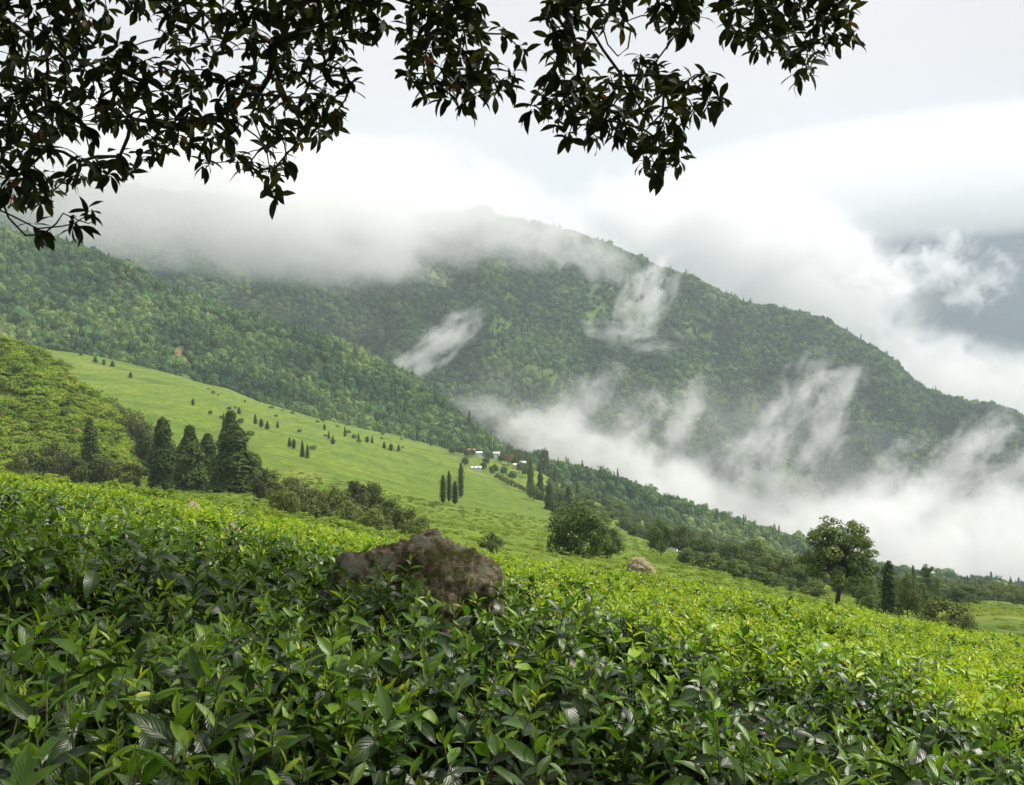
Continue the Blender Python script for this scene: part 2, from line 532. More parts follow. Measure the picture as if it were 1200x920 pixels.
SCAR = [(213, 424, 24, 9, 55)]
MEADOW = [(372, 428, 11, 20, 0), (150, 335, 30, 8, 30)]
spur = Sheet('forest_spur', [
    ([(-500, 340), (-300, 360), (18, 412), (100, 423), (200, 448), (300, 478), (400, 508), (500, 533), (560, 545), (620, 560), (700, 598), (800, 634), (900, 661), (1000, 688), (1182, 704), (1500, 758)], 885),
    ([(-500, 230), (-300, 280), (18, 345), (100, 362), (200, 392), (300, 425), (400, 455), (480, 485), (530, 510), (570, 533), (600, 546), (660, 566), (750, 598), (800, 616), (900, 645), (1000, 678), (1182, 698), (1500, 740)], [(-500, 1030), (560, 1000), (600, 930), (1700, 920)]),
    ([(-500, 160), (-300, 215), (18, 282), (100, 302), (200, 340), (300, 374), (400, 404), (480, 442), (530, 490), (570, 524), (600, 536), (660, 552), (750, 580), (800, 598), (850, 616), (900, 630), (1000, 668), (1100, 690), (1182, 692), (1500, 720)], [(-500, 1200), (560, 1100), (600, 960), (1700, 950)]),
], -500, 1700, 260, 30, M_spurground, spur_disp, 'dark forested spur running down between the tea slope and the misty mountain', 'hill', smooth=7,
    back=[(120, -30), (350, -260)], attrs=lambda G: {'scar': pix_mask(G, SCAR)})


def mount_disp(G, vf):
    G = G.copy()
    nr = G.shape[0]
    v = np.arange(nr)[:, None] / vf
    wgt = np.clip(v * 3, 0.2, 1) * np.clip((1.18 - v) * 1.8, 0.25, 1)
    P = G.copy(); P[..., 2] *= 0.3; P[..., 1] *= 0.45
    G[..., 2] += fbm(P / 330.0, 4, 41) * 90 * wgt
    G[..., 2] += (0.25 - np.abs(fbm(P / np.array([190.0, 420.0, 420.0]), 2, 47))) * 250 * wgt
    G[..., 2] += fbm(G / 90.0, 3, 44) * 12 * wgt
    G[..., 1] += fbm(P / 220.0, 3, 51) * 110 * wgt
    return G


CLEAR = [(930, 560, 45, 20, 20), (770, 525, 26, 30, 10), (1000, 520, 30, 14, 40), (640, 440, 40, 10, 35), (520, 330, 34, 10, 40), (820, 390, 34, 10, 25), (580, 520, 40, 12, 25),
         (700, 360, 18, 30, 10), (880, 480, 20, 30, -10), (590, 380, 16, 40, 20), (1090, 520, 14, 30, 0), (960, 430, 40, 8, 25)]
mount = Sheet('mountain', [
    ([(-500, 600), (18, 600), (500, 600), (700, 700), (900, 780), (1182, 830), (1700, 880)], 1350),
    ([(-500, 440), (18, 460), (400, 470), (560, 540), (700, 600), (800, 640), (900, 680), (1000, 700), (1182, 740), (1700, 800)], 1500),
    ([(-500, 330), (18, 350), (400, 370), (560, 400), (700, 440), (800, 480), (900, 520), (1000, 560), (1182, 620), (1700, 730)], [(-500, 1800), (600, 1850), (1200, 1750), (1700, 1700)]),
    ([(-500, 160), (18, 205), (200, 235), (400, 248), (480, 258), (550, 253), (620, 268), (700, 290), (760, 312), (800, 328), (860, 352), (900, 368), (960, 388), (1000, 402), (1050, 425), (1080, 450), (1130, 470), (1182, 488), (1300, 560), (1700, 690)], [(-500, 2400), (550, 2300), (900, 2100), (1200, 1900), (1700, 1850)]),
], -500, 1700, 330, 40, M_fground, mount_disp, 'steep forested mountain rising across the valley with mist on its flanks', 'mountain', smooth=5,
    back=[(200, -50), (600, -400), (900, -700)], attrs=lambda G: {'clear': pix_mask(G, CLEAR)})


def far_disp(G, vf):
    G = G.copy()
    G[..., 2] += fbm(G / 900.0, 5, 61) * 170
    return G


farm = Sheet('far_mountain', [
    ([(-500, 640), (1700, 640)], 4300),
    ([(-500, 560), (700, 500), (900, 440), (1100, 380), (1700, 360)], 5400),
    ([(-500, 520), (700, 440), (850, 360), (980, 255), (1100, 225), (1700, 190)], 6800),
], -500, 1700, 160, 30, M_far, far_disp, 'distant blue mountain seen through a gap in the clouds', 'mountain', smooth=5, back=[(1500, -600), (2500, -1800)])

me = mesh_from('valley_ground', [(-16000, -6000, -900), (16000, -6000, -900), (16000, 18000, -900), (-16000, 18000, -900)], np.array([[0, 1, 2, 3]]), [M_far])
tag(link('valley_ground', me), 'low valley floor hidden beneath the mist', 'ground', kind='structure')

# near ground under the tea
TA, TB = -0.16, -0.12


def near_z(x, y):
    x = np.asarray(x, float); y = np.asarray(y, float)
    z = TA * x + TB * y
    d = np.maximum(0, y - 7.0)
    z = z - np.where(d < 6, 0.055 * d * d, 0.055 * 36 + (d - 6) * 0.66)
    dx = np.maximum(0, np.abs(x) - 14)
    P = np.stack([x / 2.7, y / 2.7, 0 * x + 3.3], -1)
    return z - 0.02 * dx * np.sign(x) + 0.05 * fbm(P, 3, 5)


def tea_h(x, y):
    """height of the plucked tea surface above the soil"""
    P = np.stack([np.asarray(x, float) / 1.15, np.asarray(y, float) / 0.85, 0 * np.asarray(x, float) + 1.7], -1)
    b = fbm(P, 3, 15)
    P2 = np.stack([np.asarray(x, float) / 0.38, np.asarray(y, float) / 0.38, 0 * np.asarray(x, float)], -1)
    return 1.08 + 0.10 * b + 0.05 * fbm(P2, 2, 19) + 0.03 * np.clip((np.asarray(y) - 5) / 3, 0, 1) - 0.06 * b * np.clip((np.asarray(y) - 4.5), 0, 1)


gx = np.concatenate([np.linspace(-60, -14, 20), np.linspace(-13, 13, 80), np.linspace(14, 60, 20)])
gy = np.concatenate([np.linspace(-14, 12, 60), np.linspace(13, 60, 34)])
X, Y = np.meshgrid(gx, gy)
V = np.stack([X, Y, near_z(X, Y)], -1)
idx = np.arange(X.size).reshape(X.shape)
fc = np.stack([idx[:-1, :-1], idx[:-1, 1:], idx[1:, 1:], idx[1:, :-1]], -1).reshape(-1, 4)
tag(link('ground', mesh_from('ground', V.reshape(-1, 3), fc, [M_soil])), 'brown soil of the near slope under the tea', 'ground', kind='structure')

# ------------------------------------------------------------------ instancing for uncountable stuff
SRC = {}


def source(key, meshes):
    c = bpy.data.collections.new('source_' + key)
    for i, m in enumerate(meshes):
        o = bpy.data.objects.new('%s_source_%02d' % (key, i), m)
        c.objects.link(o)
    SRC[key] = c
    return c


def scatter_object(name, coll, P, rot, scl, idx, parent=None, loc=(0, 0, 0)):
    P = np.asarray(P, float) - np.array(loc)
    me = mesh_from(name, P, [], [], True, {'rot': ('FLOAT_VECTOR', rot), 'scl': ('FLOAT_VECTOR', scl), 'idx': ('INT', idx)})
    o = link(name, me, parent, None if parent else loc)
    ng = bpy.data.node_groups.new(name + '_scatter', 'GeometryNodeTree')
    ng.interface.new_socket('Geometry', in_out='INPUT', socket_type='NodeSocketGeometry')
    ng.interface.new_socket('Geometry', in_out='OUTPUT', socket_type='NodeSocketGeometry')
    gi = N(ng, 'NodeGroupInput'); go = N(ng, 'NodeGroupOutput')
    ip = N(ng, 'GeometryNodeInstanceOnPoints')
    ci = N(ng, 'GeometryNodeCollectionInfo')
    ci.inputs['Collection'].default_value = coll
    ci.inputs['Separate Children'].default_value = True
    ci.inputs['Reset Children'].default_value = True
    ip.inputs['Pick Instance'].default_value = True
    a1 = N(ng, 'GeometryNodeInputNamedAttribute', data_type='FLOAT_VECTOR'); a1.inputs['Name'].default_value = 'rot'
    a2 = N(ng, 'GeometryNodeInputNamedAttribute', data_type='FLOAT_VECTOR'); a2.inputs['Name'].default_value = 'scl'
    a3 = N(ng, 'GeometryNodeInputNamedAttribute', data_type='INT'); a3.inputs['Name'].default_value = 'idx'
    e2r = N(ng, 'FunctionNodeEulerToRotation')
    lk = ng.links
    lk.new(gi.outputs[0], ip.inputs['Points'])
    lk.new(ci.outputs[0], ip.inputs['Instance'])
    lk.new(a1.outputs['Attribute'], e2r.inputs[0]); lk.new(e2r.outputs[0], ip.inputs['Rotation'])
    lk.new(a2.outputs['Attribute'], ip.inputs['Scale'])
    lk.new(a3.outputs['Attribute'], ip.inputs['Instance Index'])
    lk.new(ip.outputs[0], go.inputs[0])
    md = o.modifiers.new('scatter', 'NODES'); md.node_group = ng
    return o


# ------------------------------------------------------------------ leaf meshes
def leaf_geo(length, width, nseg, fold, curl, twist=0.0, peak=0.42, wave=0.0):
    """leaf lying along +Y from its stalk, face up +Z; returns verts, quads/tris, luv"""
    V = []; UV = []
    for i in range(nseg + 1):
        t = i / nseg
        wd = width * 0.5 * (math.sin(math.pi * t ** (math.log(0.5) / math.log(peak))) ** 0.85 if 0 < t < 1 else 0.0)
        wd = max(wd, width * 0.03 if i < nseg else 0.0)
        a = curl * t
        y = length * (math.sin(a) / curl if abs(curl) > 1e-4 else t)
        z = -length * ((1 - math.cos(a)) / curl if abs(curl) > 1e-4 else 0)
        tw = twist * t
        for s in (-1, 0, 1):
            lx = s * wd * math.cos(fold); lz = abs(s) * wd * math.sin(fold) + wave * width * math.sin(t * 11 + s) * abs(s)
            V.append((lx * math.cos(tw) - lz * math.sin(tw), y, z + lx * math.sin(tw) + lz * math.cos(tw)))
            UV.append((t, float(s), 0))
    Fc = []
    for i in range(nseg):
        b = 3 * i
        Fc.append((b, b + 1, b + 4, b + 3)); Fc.append((b + 1, b + 2, b + 5, b + 4))
    return np.array(V), Fc, np.array(UV)


class Geo:
    def __init__(self):
        self.V = []; self.F = []; self.A = []; self.U = []; self.M = []; self.n = 0

    def add(self, V, Fc, age=0.0, uv=None, mi=0):
        V = np.asarray(V, float)
        self.V.append(V)
        self.F += [tuple(i + self.n for i in f) for f in Fc]
        self.M += [mi] * len(Fc)
        self.A.append(np.full(len(V), age) if np.isscalar(age) else np.asarray(age))
        self.U.append(uv if uv is not None else np.zeros((len(V), 3)))
        self.n += len(V)

    def tube(self, pts, radii, sides=5, age=0.0, mi=0):
        pts = np.asarray(pts, float)
        n = len(pts)
        rings = []
        for i in range(n):
            d = pts[min(i + 1, n - 1)] - pts[max(i - 1, 0)]
            d = d / max(np.linalg.norm(d), 1e-9)
            up = np.array([0, 0, 1.0]) if abs(d[2]) < 0.9 else np.array([1.0, 0, 0])
            a = np.cross(d, up); a /= np.linalg.norm(a); b = np.cross(d, a)
            for k in range(sides):
                th = 2 * math.pi * k / sides
                rings.append(pts[i] + radii[i] * (math.cos(th) * a + math.sin(th) * b))
        Fc = []
        for i in range(n - 1):
            for k in range(sides):
                k2 = (k + 1) % sides
                Fc.append((i * sides + k, i * sides + k2, (i + 1) * sides + k2, (i + 1) * sides + k))
        Fc.append(tuple(range(sides))[::-1])
        Fc.append(tuple((n - 1) * sides + k for k in range(sides)))
        self.add(rings, Fc, age, None, mi)

    def mesh(self, name, mats, smooth=True):
        return mesh_from(name, np.concatenate(self.V), self.F, mats, smooth,
                         {'age': ('FLOAT', np.concatenate(self.A)), 'luv': ('FLOAT_VECTOR', np.concatenate(self.U))}, self.M)


def xf(M, V):
    M = np.array(M)
    return V @ M[:3, :3].T + M[:3, 3]


def one_leaf(name, geo, age, mat):
    g = Geo(); g.add(geo[0], geo[1], age, geo[2])
    return g.mesh(name, [mat])


# tea: (geometry, age) per leaf kind
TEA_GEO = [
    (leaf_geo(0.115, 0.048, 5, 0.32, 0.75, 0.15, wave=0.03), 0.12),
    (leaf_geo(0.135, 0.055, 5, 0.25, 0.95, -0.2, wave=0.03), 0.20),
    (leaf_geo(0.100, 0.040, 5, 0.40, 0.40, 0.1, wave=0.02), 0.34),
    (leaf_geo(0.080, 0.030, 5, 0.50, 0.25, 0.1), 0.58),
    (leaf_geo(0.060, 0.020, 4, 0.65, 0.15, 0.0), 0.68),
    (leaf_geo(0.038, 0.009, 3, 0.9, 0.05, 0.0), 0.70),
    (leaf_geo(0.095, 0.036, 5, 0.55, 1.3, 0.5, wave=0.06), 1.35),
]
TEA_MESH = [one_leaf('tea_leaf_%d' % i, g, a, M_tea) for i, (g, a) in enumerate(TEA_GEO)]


def shoot_plan(r, flush):
    """leaves of one tea shoot: list of (kind, matrix); the stem as a polyline"""
    H = r.uniform(0.10, 0.20) if not flush else r.uniform(0.08, 0.13)
    lean = Vector((r.uniform(-0.3, 0.3), r.uniform(-0.3, 0.3), 1)).normalized()
    nl = r.randint(7, 9) if not flush else r.randint(7, 9)
    ph = r.uniform(0, 6.28)
    out = []
    for i in range(nl):
        t = i / (nl - 1)
        base = lean * (H * (t ** 0.85)) + Vector((0, 0, -0.03))
        ph += 2.4 + r.uniform(-0.3, 0.3)
        if flush:
            kind = [1, 0, 2, 3, 3, 4, 3, 4, 5][min(int(t * 8.99), 8)]
            el = -0.1 + 1.15 * t + r.uniform(-0.2, 0.2)
        else:
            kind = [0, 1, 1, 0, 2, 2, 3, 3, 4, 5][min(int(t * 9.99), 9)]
            el = -0.35 + 1.5 * t ** 1.2 + r.uniform(-0.45, 0.45)
        if r.random() < 0.007 and t < 0.6:
            kind = 6
        s = r.uniform(0.7, 1.15)
        M = Matrix.Translation(base) @ Euler((0, 0, ph)).to_matrix().to_4x4() @ Euler((el, 0, 0)).to_matrix().to_4x4() @ Euler((0, r.uniform(-0.7, 0.7), 0)).to_matrix().to_4x4() @ Matrix.Scale(s, 4)
        out.append((kind, M))
    stem = [Vector((0, 0, -0.16)), Vector((0, 0, -0.03)), lean * H * 0.5 + Vector((0, 0, -0.03)), lean * H + Vector((0, 0, -0.03))]
    return out, stem


r0 = random.Random(3)
PLANS = [shoot_plan(r0, False) for _ in range(14)] + [shoot_plan(r0, True) for _ in range(8)]
sm_ = []
for i, (lv, st) in enumerate(PLANS):
    g = Geo()
    for k, M in lv:
        geo, age = TEA_GEO[k]
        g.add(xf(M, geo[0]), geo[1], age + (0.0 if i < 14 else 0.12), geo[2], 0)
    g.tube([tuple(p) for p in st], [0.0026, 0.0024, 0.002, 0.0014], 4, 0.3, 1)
    sm_.append(g.mesh('tea_shoot_%02d' % i, [M_tea if i < 14 else M_teaflush_lit, M_stem]))
source('tea_shoot', sm_)

# --- where the shoots stand
ROCK_C = unproj(505, 660, 4.25)
rocks_xy = [(ROCK_C[0], ROCK_C[1] + 0.08, 0.38, 0.24), (ROCK_C[0] - 0.38, ROCK_C[1] + 0.08, 0.22, 0.18)]
pts = []
rs = np.random.default_rng(5)
for (ya, yb, dens) in ((0.7, 2.6, 440), (2.6, 4.0, 330), (4.0, 4.8, 420), (4.8, 7.5, 720), (7.5, 16.0, 600)):
    xa = 0.75 * yb + 1.2
    n = int(dens * 2 * xa * (yb - ya))
    x = rs.uniform(-xa, xa, n); y = rs.uniform(ya, yb, n)
    k = np.abs(x) < 0.70 * y + 1.6
    pts.append(np.stack([x[k], y[k]], 1))
pts = np.concatenate(pts)
keep = np.ones(len(pts), bool)
for (cx, cy_, rx, ry) in rocks_xy:
    keep &= ((pts[:, 0] - cx) / rx) ** 2 + ((pts[:, 1] - cy_) / ry) ** 2 > 1
# thin spots between bushes
gapn = fbm(np.stack([pts[:, 0] / 0.9, pts[:, 1] / 0.6, 0 * pts[:, 0] + 9], -1), 3, 33)
keep &= ~((gapn < -0.24) & (rs.random(len(pts)) < 0.8))
# bare dry patches in the lit field
dry = np.zeros(len(pts), bool)
DRY = [unproj(180, 570, 9.0), unproj(272, 612, 6.2), unproj(225, 590, 7.4)]
for c in DRY:
    dry |= ((pts[:, 0] - c[0]) / 0.33) ** 2 + ((pts[:, 1] - c[1]) / 0.36) ** 2 < 1
keep &= ~(dry & (rs.random(len(pts)) < 0.75))
pts = pts[keep]
gapn = gapn[keep]
x, y = pts[:, 0], pts[:, 1]
lift = rs.uniform(-0.13, 0.06, len(x)) - 0.06 * (gapn < -0.15)
# tall ungathered shoots in the shaded part
lift += np.where((y < 5) & (rs.random(len(x)) < 0.10), rs.uniform(0.03, 0.10, len(x)), 0)
fine = np.clip((y - 4.4) / 1.2, 0, 1)
lift = lift * (1 - 0.6 * fine)
lift += np.where((np.abs(x - ROCK_C[0] + 0.1) < 0.6) & (y < ROCK_C[1] - 0.1) & (y > ROCK_C[1] - 0.6), 0.06, 0)
z = near_z(x, y) + tea_h(x, y) + lift - 0.10 + 0.02 * fine
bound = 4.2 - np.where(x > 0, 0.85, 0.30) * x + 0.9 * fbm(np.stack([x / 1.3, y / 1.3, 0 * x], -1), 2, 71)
pf = np.clip((y - bound) / 1.4, 0.06, 0.90)  # bright shoots take over past the tree's shadow edge, colouring the sunlight in
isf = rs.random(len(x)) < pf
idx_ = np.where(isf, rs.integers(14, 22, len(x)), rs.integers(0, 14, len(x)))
rot = np.stack([rs.normal(0, 0.24, len(x)), rs.normal(0, 0.24, len(x)), rs.uniform(0, 6.28, len(x))], -1)
s_ = rs.uniform(0.56, 0.92, len(x)) * (1 - 0.36 * fine)
P = np.stack([x, y, z], -1)

HB = Vector((0, 3, float(near_z(0.0, 3.0))))
hedge = empty('tea_hedge', HB)
tag(hedge, 'shaded dark green tea hedge with young upright shoots in front of the mossy boulder', 'tea hedge')
# the largest leaves in view are parts of their own
ppx, ppy, dep = proj(P + np.array([0, 0, 0.08]))
vis = (ppx > 15) & (ppx < 1185) & (ppy > 560) & (ppy < 905) & (dep > 0.5) & (~isf) & (lift > -0.04)
order = np.argsort(np.where(vis, dep, 1e9))
take = []; cnt = 0
for k in order:
    n = len(PLANS[idx_[k]][0])
    if cnt + n > 300:
        break
    take.append(k); cnt += n
gst = Geo()
for k in take:
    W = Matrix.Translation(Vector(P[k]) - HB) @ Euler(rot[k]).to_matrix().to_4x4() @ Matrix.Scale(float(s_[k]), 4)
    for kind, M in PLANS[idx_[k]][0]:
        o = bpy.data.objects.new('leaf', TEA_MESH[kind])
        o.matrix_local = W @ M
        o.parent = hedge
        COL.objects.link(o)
    gst.tube([tuple(W @ p) for p in PLANS[idx_[k]][1]], [0.0026, 0.0024, 0.002, 0.0014], 4)
tag(link('stem', gst.mesh('tea_stems', [M_stem]), hedge), kind='stuff')
near = y < 5.0
mk = np.ones(len(x), bool); mk[take] = False
a = mk & near
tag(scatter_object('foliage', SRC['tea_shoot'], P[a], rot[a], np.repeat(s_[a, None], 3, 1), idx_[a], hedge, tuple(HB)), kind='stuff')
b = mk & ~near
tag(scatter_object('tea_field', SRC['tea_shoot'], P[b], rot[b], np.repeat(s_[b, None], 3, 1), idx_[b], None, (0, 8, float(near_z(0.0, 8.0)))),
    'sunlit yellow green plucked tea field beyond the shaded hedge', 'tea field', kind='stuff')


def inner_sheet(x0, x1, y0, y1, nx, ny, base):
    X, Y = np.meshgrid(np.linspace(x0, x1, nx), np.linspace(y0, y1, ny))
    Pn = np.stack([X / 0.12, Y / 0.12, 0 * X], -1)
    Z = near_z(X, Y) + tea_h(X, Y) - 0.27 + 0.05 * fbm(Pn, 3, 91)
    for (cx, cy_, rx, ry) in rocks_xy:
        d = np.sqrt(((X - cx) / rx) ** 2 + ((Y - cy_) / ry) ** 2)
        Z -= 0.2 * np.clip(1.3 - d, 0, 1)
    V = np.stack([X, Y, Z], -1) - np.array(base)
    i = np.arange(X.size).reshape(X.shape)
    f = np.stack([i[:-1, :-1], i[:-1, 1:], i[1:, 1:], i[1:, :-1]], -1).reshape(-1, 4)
    return mesh_from('inner_foliage_shade', V.reshape(-1, 3), f, [M_innershade])


tag(link('inner_foliage_shade', inner_sheet(-11, 11, 0.7, 15.9, 260, 230, HB), hedge), kind='stuff')  # dark surface for the dense inner foliage; gap shade is in its colour

# ------------------------------------------------------------------ mossy boulder
m, t = new_mat('mossy_rock')
lk = t.links
out = N(t, 'ShaderNodeOutputMaterial'); pb = N(t, 'ShaderNodeBsdfPrincipled')
pb.inputs['Roughness'].default_value = 0.92; pb.inputs['Specular IOR Level'].default_value = 0.2
gp = N(t, 'ShaderNodeNewGeometry')


def nse(scale, detail=6, rough=0.65):
    n = N(t, 'ShaderNodeTexNoise'); n.inputs['Scale'].default_value = scale; n.inputs['Detail'].default_value = detail; n.inputs['Roughness'].default_value = rough
    lk.new(gp.outputs['Position'], n.inputs['Vector'])
    return n


rm = ramp(t, [(0.34, (0.022, 0.016, 0.011)), (0.42, (0.095, 0.074, 0.038)), (0.52, (0.25, 0.20, 0.12)), (0.64, (0.50, 0.45, 0.34))])
lk.new(nse(24, 12, 0.76).outputs['Fac'], rm.inputs['Fac'])
col = rm.outputs['Color']
for (s, lo, hi, c, dt) in ((4.2, 0.52, 0.60, (0.22, 0.23, 0.17), 7), (6.5, 0.50, 0.62, (0.09, 0.10, 0.024), 8), (9, 0.64, 0.70, (0.15, 0.07, 0.025), 6), (22, 0.63, 0.70, (0.34, 0.30, 0.20), 4)):
    mr = N(t, 'ShaderNodeMapRange'); mr.inputs['From Min'].default_value = lo; mr.inputs['From Max'].default_value = hi
    n = nse(s, dt); lk.new(n.outputs['Fac'], mr.inputs['Value'])
    mi = N(t, 'ShaderNodeMix', data_type='RGBA'); lk.new(mr.outputs[0], mi.inputs['Factor']); lk.new(col, mi.inputs['A']); mi.inputs['B'].default_value = (*c, 1)
    col = mi.outputs['Result']
lk.new(col, pb.inputs['Base Color'])
bp = N(t, 'ShaderNodeBump'); bp.inputs['Strength'].default_value = 1.0; bp.inputs['Distance'].default_value = 0.06
lk.new(nse(38, 10, 0.78).outputs['Fac'], bp.inputs['Height']); lk.new(bp.outputs['Normal'], pb.inputs['Normal'])
lk.new(pb.outputs[0], out.inputs['Surface'])
M_rock = m


def rock_mesh(name, lobes, seed, sub=6, amp=0.10, mat=M_rock):
    """union of squashed lobes, faceted and roughened; lobes (centre, radii)"""
    bm = bmesh.new()
    bmesh.ops.create_icosphere(bm, subdivisions=sub, radius=1.0)
    D = np.array([v.co[:] for v in bm.verts])
    fcs = np.array([[v.index for v in f.verts] for f in bm.faces])
    bm.free()
    rad = np.zeros(len(D))
    c0 = np.array(lobes[0][0])
    for (c, r) in lobes:                                  # ray from c0 to the far side of each lobe
        c = np.array(c) - c0; r = np.array(r)
        dd = D / r; oc = -c / r
        A = (dd * dd).sum(1); B = (dd * oc).sum(1); Cc = (oc * oc).sum() - 1
        disc = B * B - A * Cc
        tt = np.where(disc > 0, (-B + np.sqrt(np.maximum(disc, 0))) / A, 0)
        rad = np.maximum(rad, tt)
    V = D * rad[:, None]
    s = float(np.mean(rad))
    n1 = fbm(V / (s * 0.55), 4, seed)
    n2 = fbm(V / (s * 0.16), 4, seed + 9, 0.6)
    q = np.floor(n1 * 5) / 5                                # broken ledges
    n3 = np.abs(fbm(V / (s * 0.07), 3, seed + 21, 0.6))
    V = V * (1 + amp * (0.9 * n1 + 1.1 * q + 0.9 * n2 - 0.55 * n3))[:, None]
    return mesh_from(name, V, fcs, [mat], True), Vector(c0)


zt = near_z(ROCK_C[0], ROCK_C[1])
rb = Vector((ROCK_C[0], ROCK_C[1], float(zt)))
top = float(unproj(505, 622, 4.25)[2])
hh = top - rb.z
me, c0 = rock_mesh('boulder', [((0, 0, hh * 0.62), (0.33, 0.30, hh * 0.40)), ((-0.34, -0.03, hh * 0.57), (0.25, 0.24, hh * 0.385)), ((0.17, 0.0, hh * 0.55), (0.22, 0.26, hh * 0.42)), ((-0.17, 0.0, hh * 0.57), (0.32, 0.27, hh * 0.42))], 4, 6, 0.11)
o = link('boulder', me, None, rb + c0)
tag(o, 'brown mossy boulder with grey lichen sticking out of the dark tea hedge', 'boulder')

# pale stones and dry litter in the field
M_pale = noise_mat('pale_stone', [(14, 6, [(0.3, (0.16, 0.12, 0.08)), (0.7, (0.40, 0.34, 0.26))])], bump=(30, 0.8, 0.02))
labs = ['flat pale stone in a dry patch at the crest of the lit tea field', 'pinkish pale stone in the dry gap of the tea field left of the mossy boulder', 'small brown stone half buried between the two dry tea patches']
for i, c in enumerate(DRY):
    gz = float(near_z(c[0], c[1]))
    hgt = float(tea_h(c[0], c[1])) - 0.02
    w_ = (0.26, 0.15, 0.12)[i]
    me, c1 = rock_mesh('stone', [((0, 0, hgt * 0.5), (w_, w_ * 0.8, hgt * 0.52))], 30 + i, 4, 0.08, M_pale)
    tag(link('stone', me, None, Vector((c[0], c[1], gz)) + c1), labs[i], 'stone', 'pale stones in the tea field')

# ------------------------------------------------------------------ the tree overhead
polys = [
    [(-80, -60), (470, -60), (462, 40), (436, 62), (442, 92), (414, 112), (404, 160), (392, 178), (352, 182), (340, 200), (336, 236), (318, 246), (300, 228), (292, 205), (262, 196), (232, 198), (222, 176),
     (200, 182), (192, 200), (160, 226), (132, 224), (112, 214), (80, 226), (52, 256), (20, 250), (-80, 260)],
    [(462, -60), (560, -60), (575, 60), (606, 112), (596, 128), (572, 132), (548, 140), (520, 128), (492, 128), (472, 108), (466, 70)],
    [(636, -60), (740, -60), (738, 60), (780, 78), (826, 92), (848, 128), (826, 140), (806, 160), (814, 196), (790, 212), (768, 224), (750, 206), (724, 180), (700, 178), (676, 168), (656, 184), (638, 176), (640, 142), (616, 128), (640, 90), (630, 40)],
    [(735, -60), (830, -60), (824, 34), (806, 52), (786, 56), (764, 46)],
    [(836, -60), (1008, -60), (1004, 52), (990, 66), (972, 64), (960, 92), (938, 110), (920, 96), (900, 80), (880, 74), (862, 62), (842, 58)],
]
holes = [(160, 38, 24, 14), (178, 64, 13, 9), (274, 76, 14, 10), (102, 178, 30, 10), (150, 168, 22, 10), (426, 78, 12, 12), (716, 62, 20, 16), (700, 84, 12, 8), (60, 200, 18, 7), (240, 130, 10, 8), (285, 170, 12, 8), (112, 65, 9, 6)]


def inpoly(px, py, poly):
    c = False
    j = len(poly) - 1
    for i in range(len(poly)):
        xi, yi = poly[i]; xj, yj = poly[j]
        if (yi > py) != (yj > py) and px < (xj - xi) * (py - yi) / (yj - yi) + xi:
            c = not c
        j = i
    return c


rt = random.Random(19)
wh = []
for pi, poly in enumerate(polys):
    xs_ = [p[0] for p in poly]; ys_ = [p[1] for p in poly]
    got = []
    for _ in range(5000):
        px, py = rt.uniform(min(xs_), max(xs_)), rt.uniform(min(ys_), max(ys_))
        # a whorl hangs below its node: test node and its leaf tips
        if not all(inpoly(px + ax, py + ay, poly) for ax, ay in ((0, 0), (0, 15), (-9, 6), (9, 6))):
            continue
        if any(((px - h[0]) / (h[2] + 9)) ** 2 + ((py + 8 - h[1]) / (h[3] + 9)) ** 2 < 1 for h in holes):
            continue
        if any((px - q[0]) ** 2 + (py - q[1]) ** 2 < 14.5 ** 2 for q in got):
            continue
        got.append((px, py))
    for (px, py) in got:
        wh.append(tuple(unproj(px, py, rt.uniform(3.7, 4.9))))
n_in = len(wh)
# lone twigs: (px,py)
for (px, py) in [(598, 92), (612, 60), (590, 40), (104, 252), (88, 262), (44, 268), (846, 118), (828, 86), (240, 192), (624, 124), (1000, 44)]:
    wh.append(tuple(unproj(px, py, 4.2)))
# the crown above the picture
cr_n = 0
while cr_n < 2300:
    xx, yy, zz = rt.uniform(-8.0, 4.6), rt.uniform(-4.5, 5.4), rt.uniform(2.9, 7.0)
    if ((xx + 1.6) / 6.4) ** 2 + ((yy - 0.2) / 5.2) ** 2 + ((zz - 3.6) / 3.4) ** 2 > 1 or zz < 3.0:
        continue
    tt_ = (zz - 0.7) / SUN_DIR.z
    sx_, sy_ = xx - SUN_DIR.x * tt_, yy - SUN_DIR.y * tt_
    if sy_ > 4.1 + 0.25 * math.sin(sx_ * 2.1) or (sx_ > 0.75 and sy_ > 1.3):
        continue
    px, py, dp = proj(np.array([xx, yy, zz]))
    if dp > 0.4 and -160 < px < 1360 and py > -50:
        continue
    if (xx ** 2 + (yy) ** 2 + (zz - 1.65) ** 2) < 1.3 ** 2:
        continue
    wh.append((xx, yy, zz)); cr_n += 1
wh = np.array(wh)

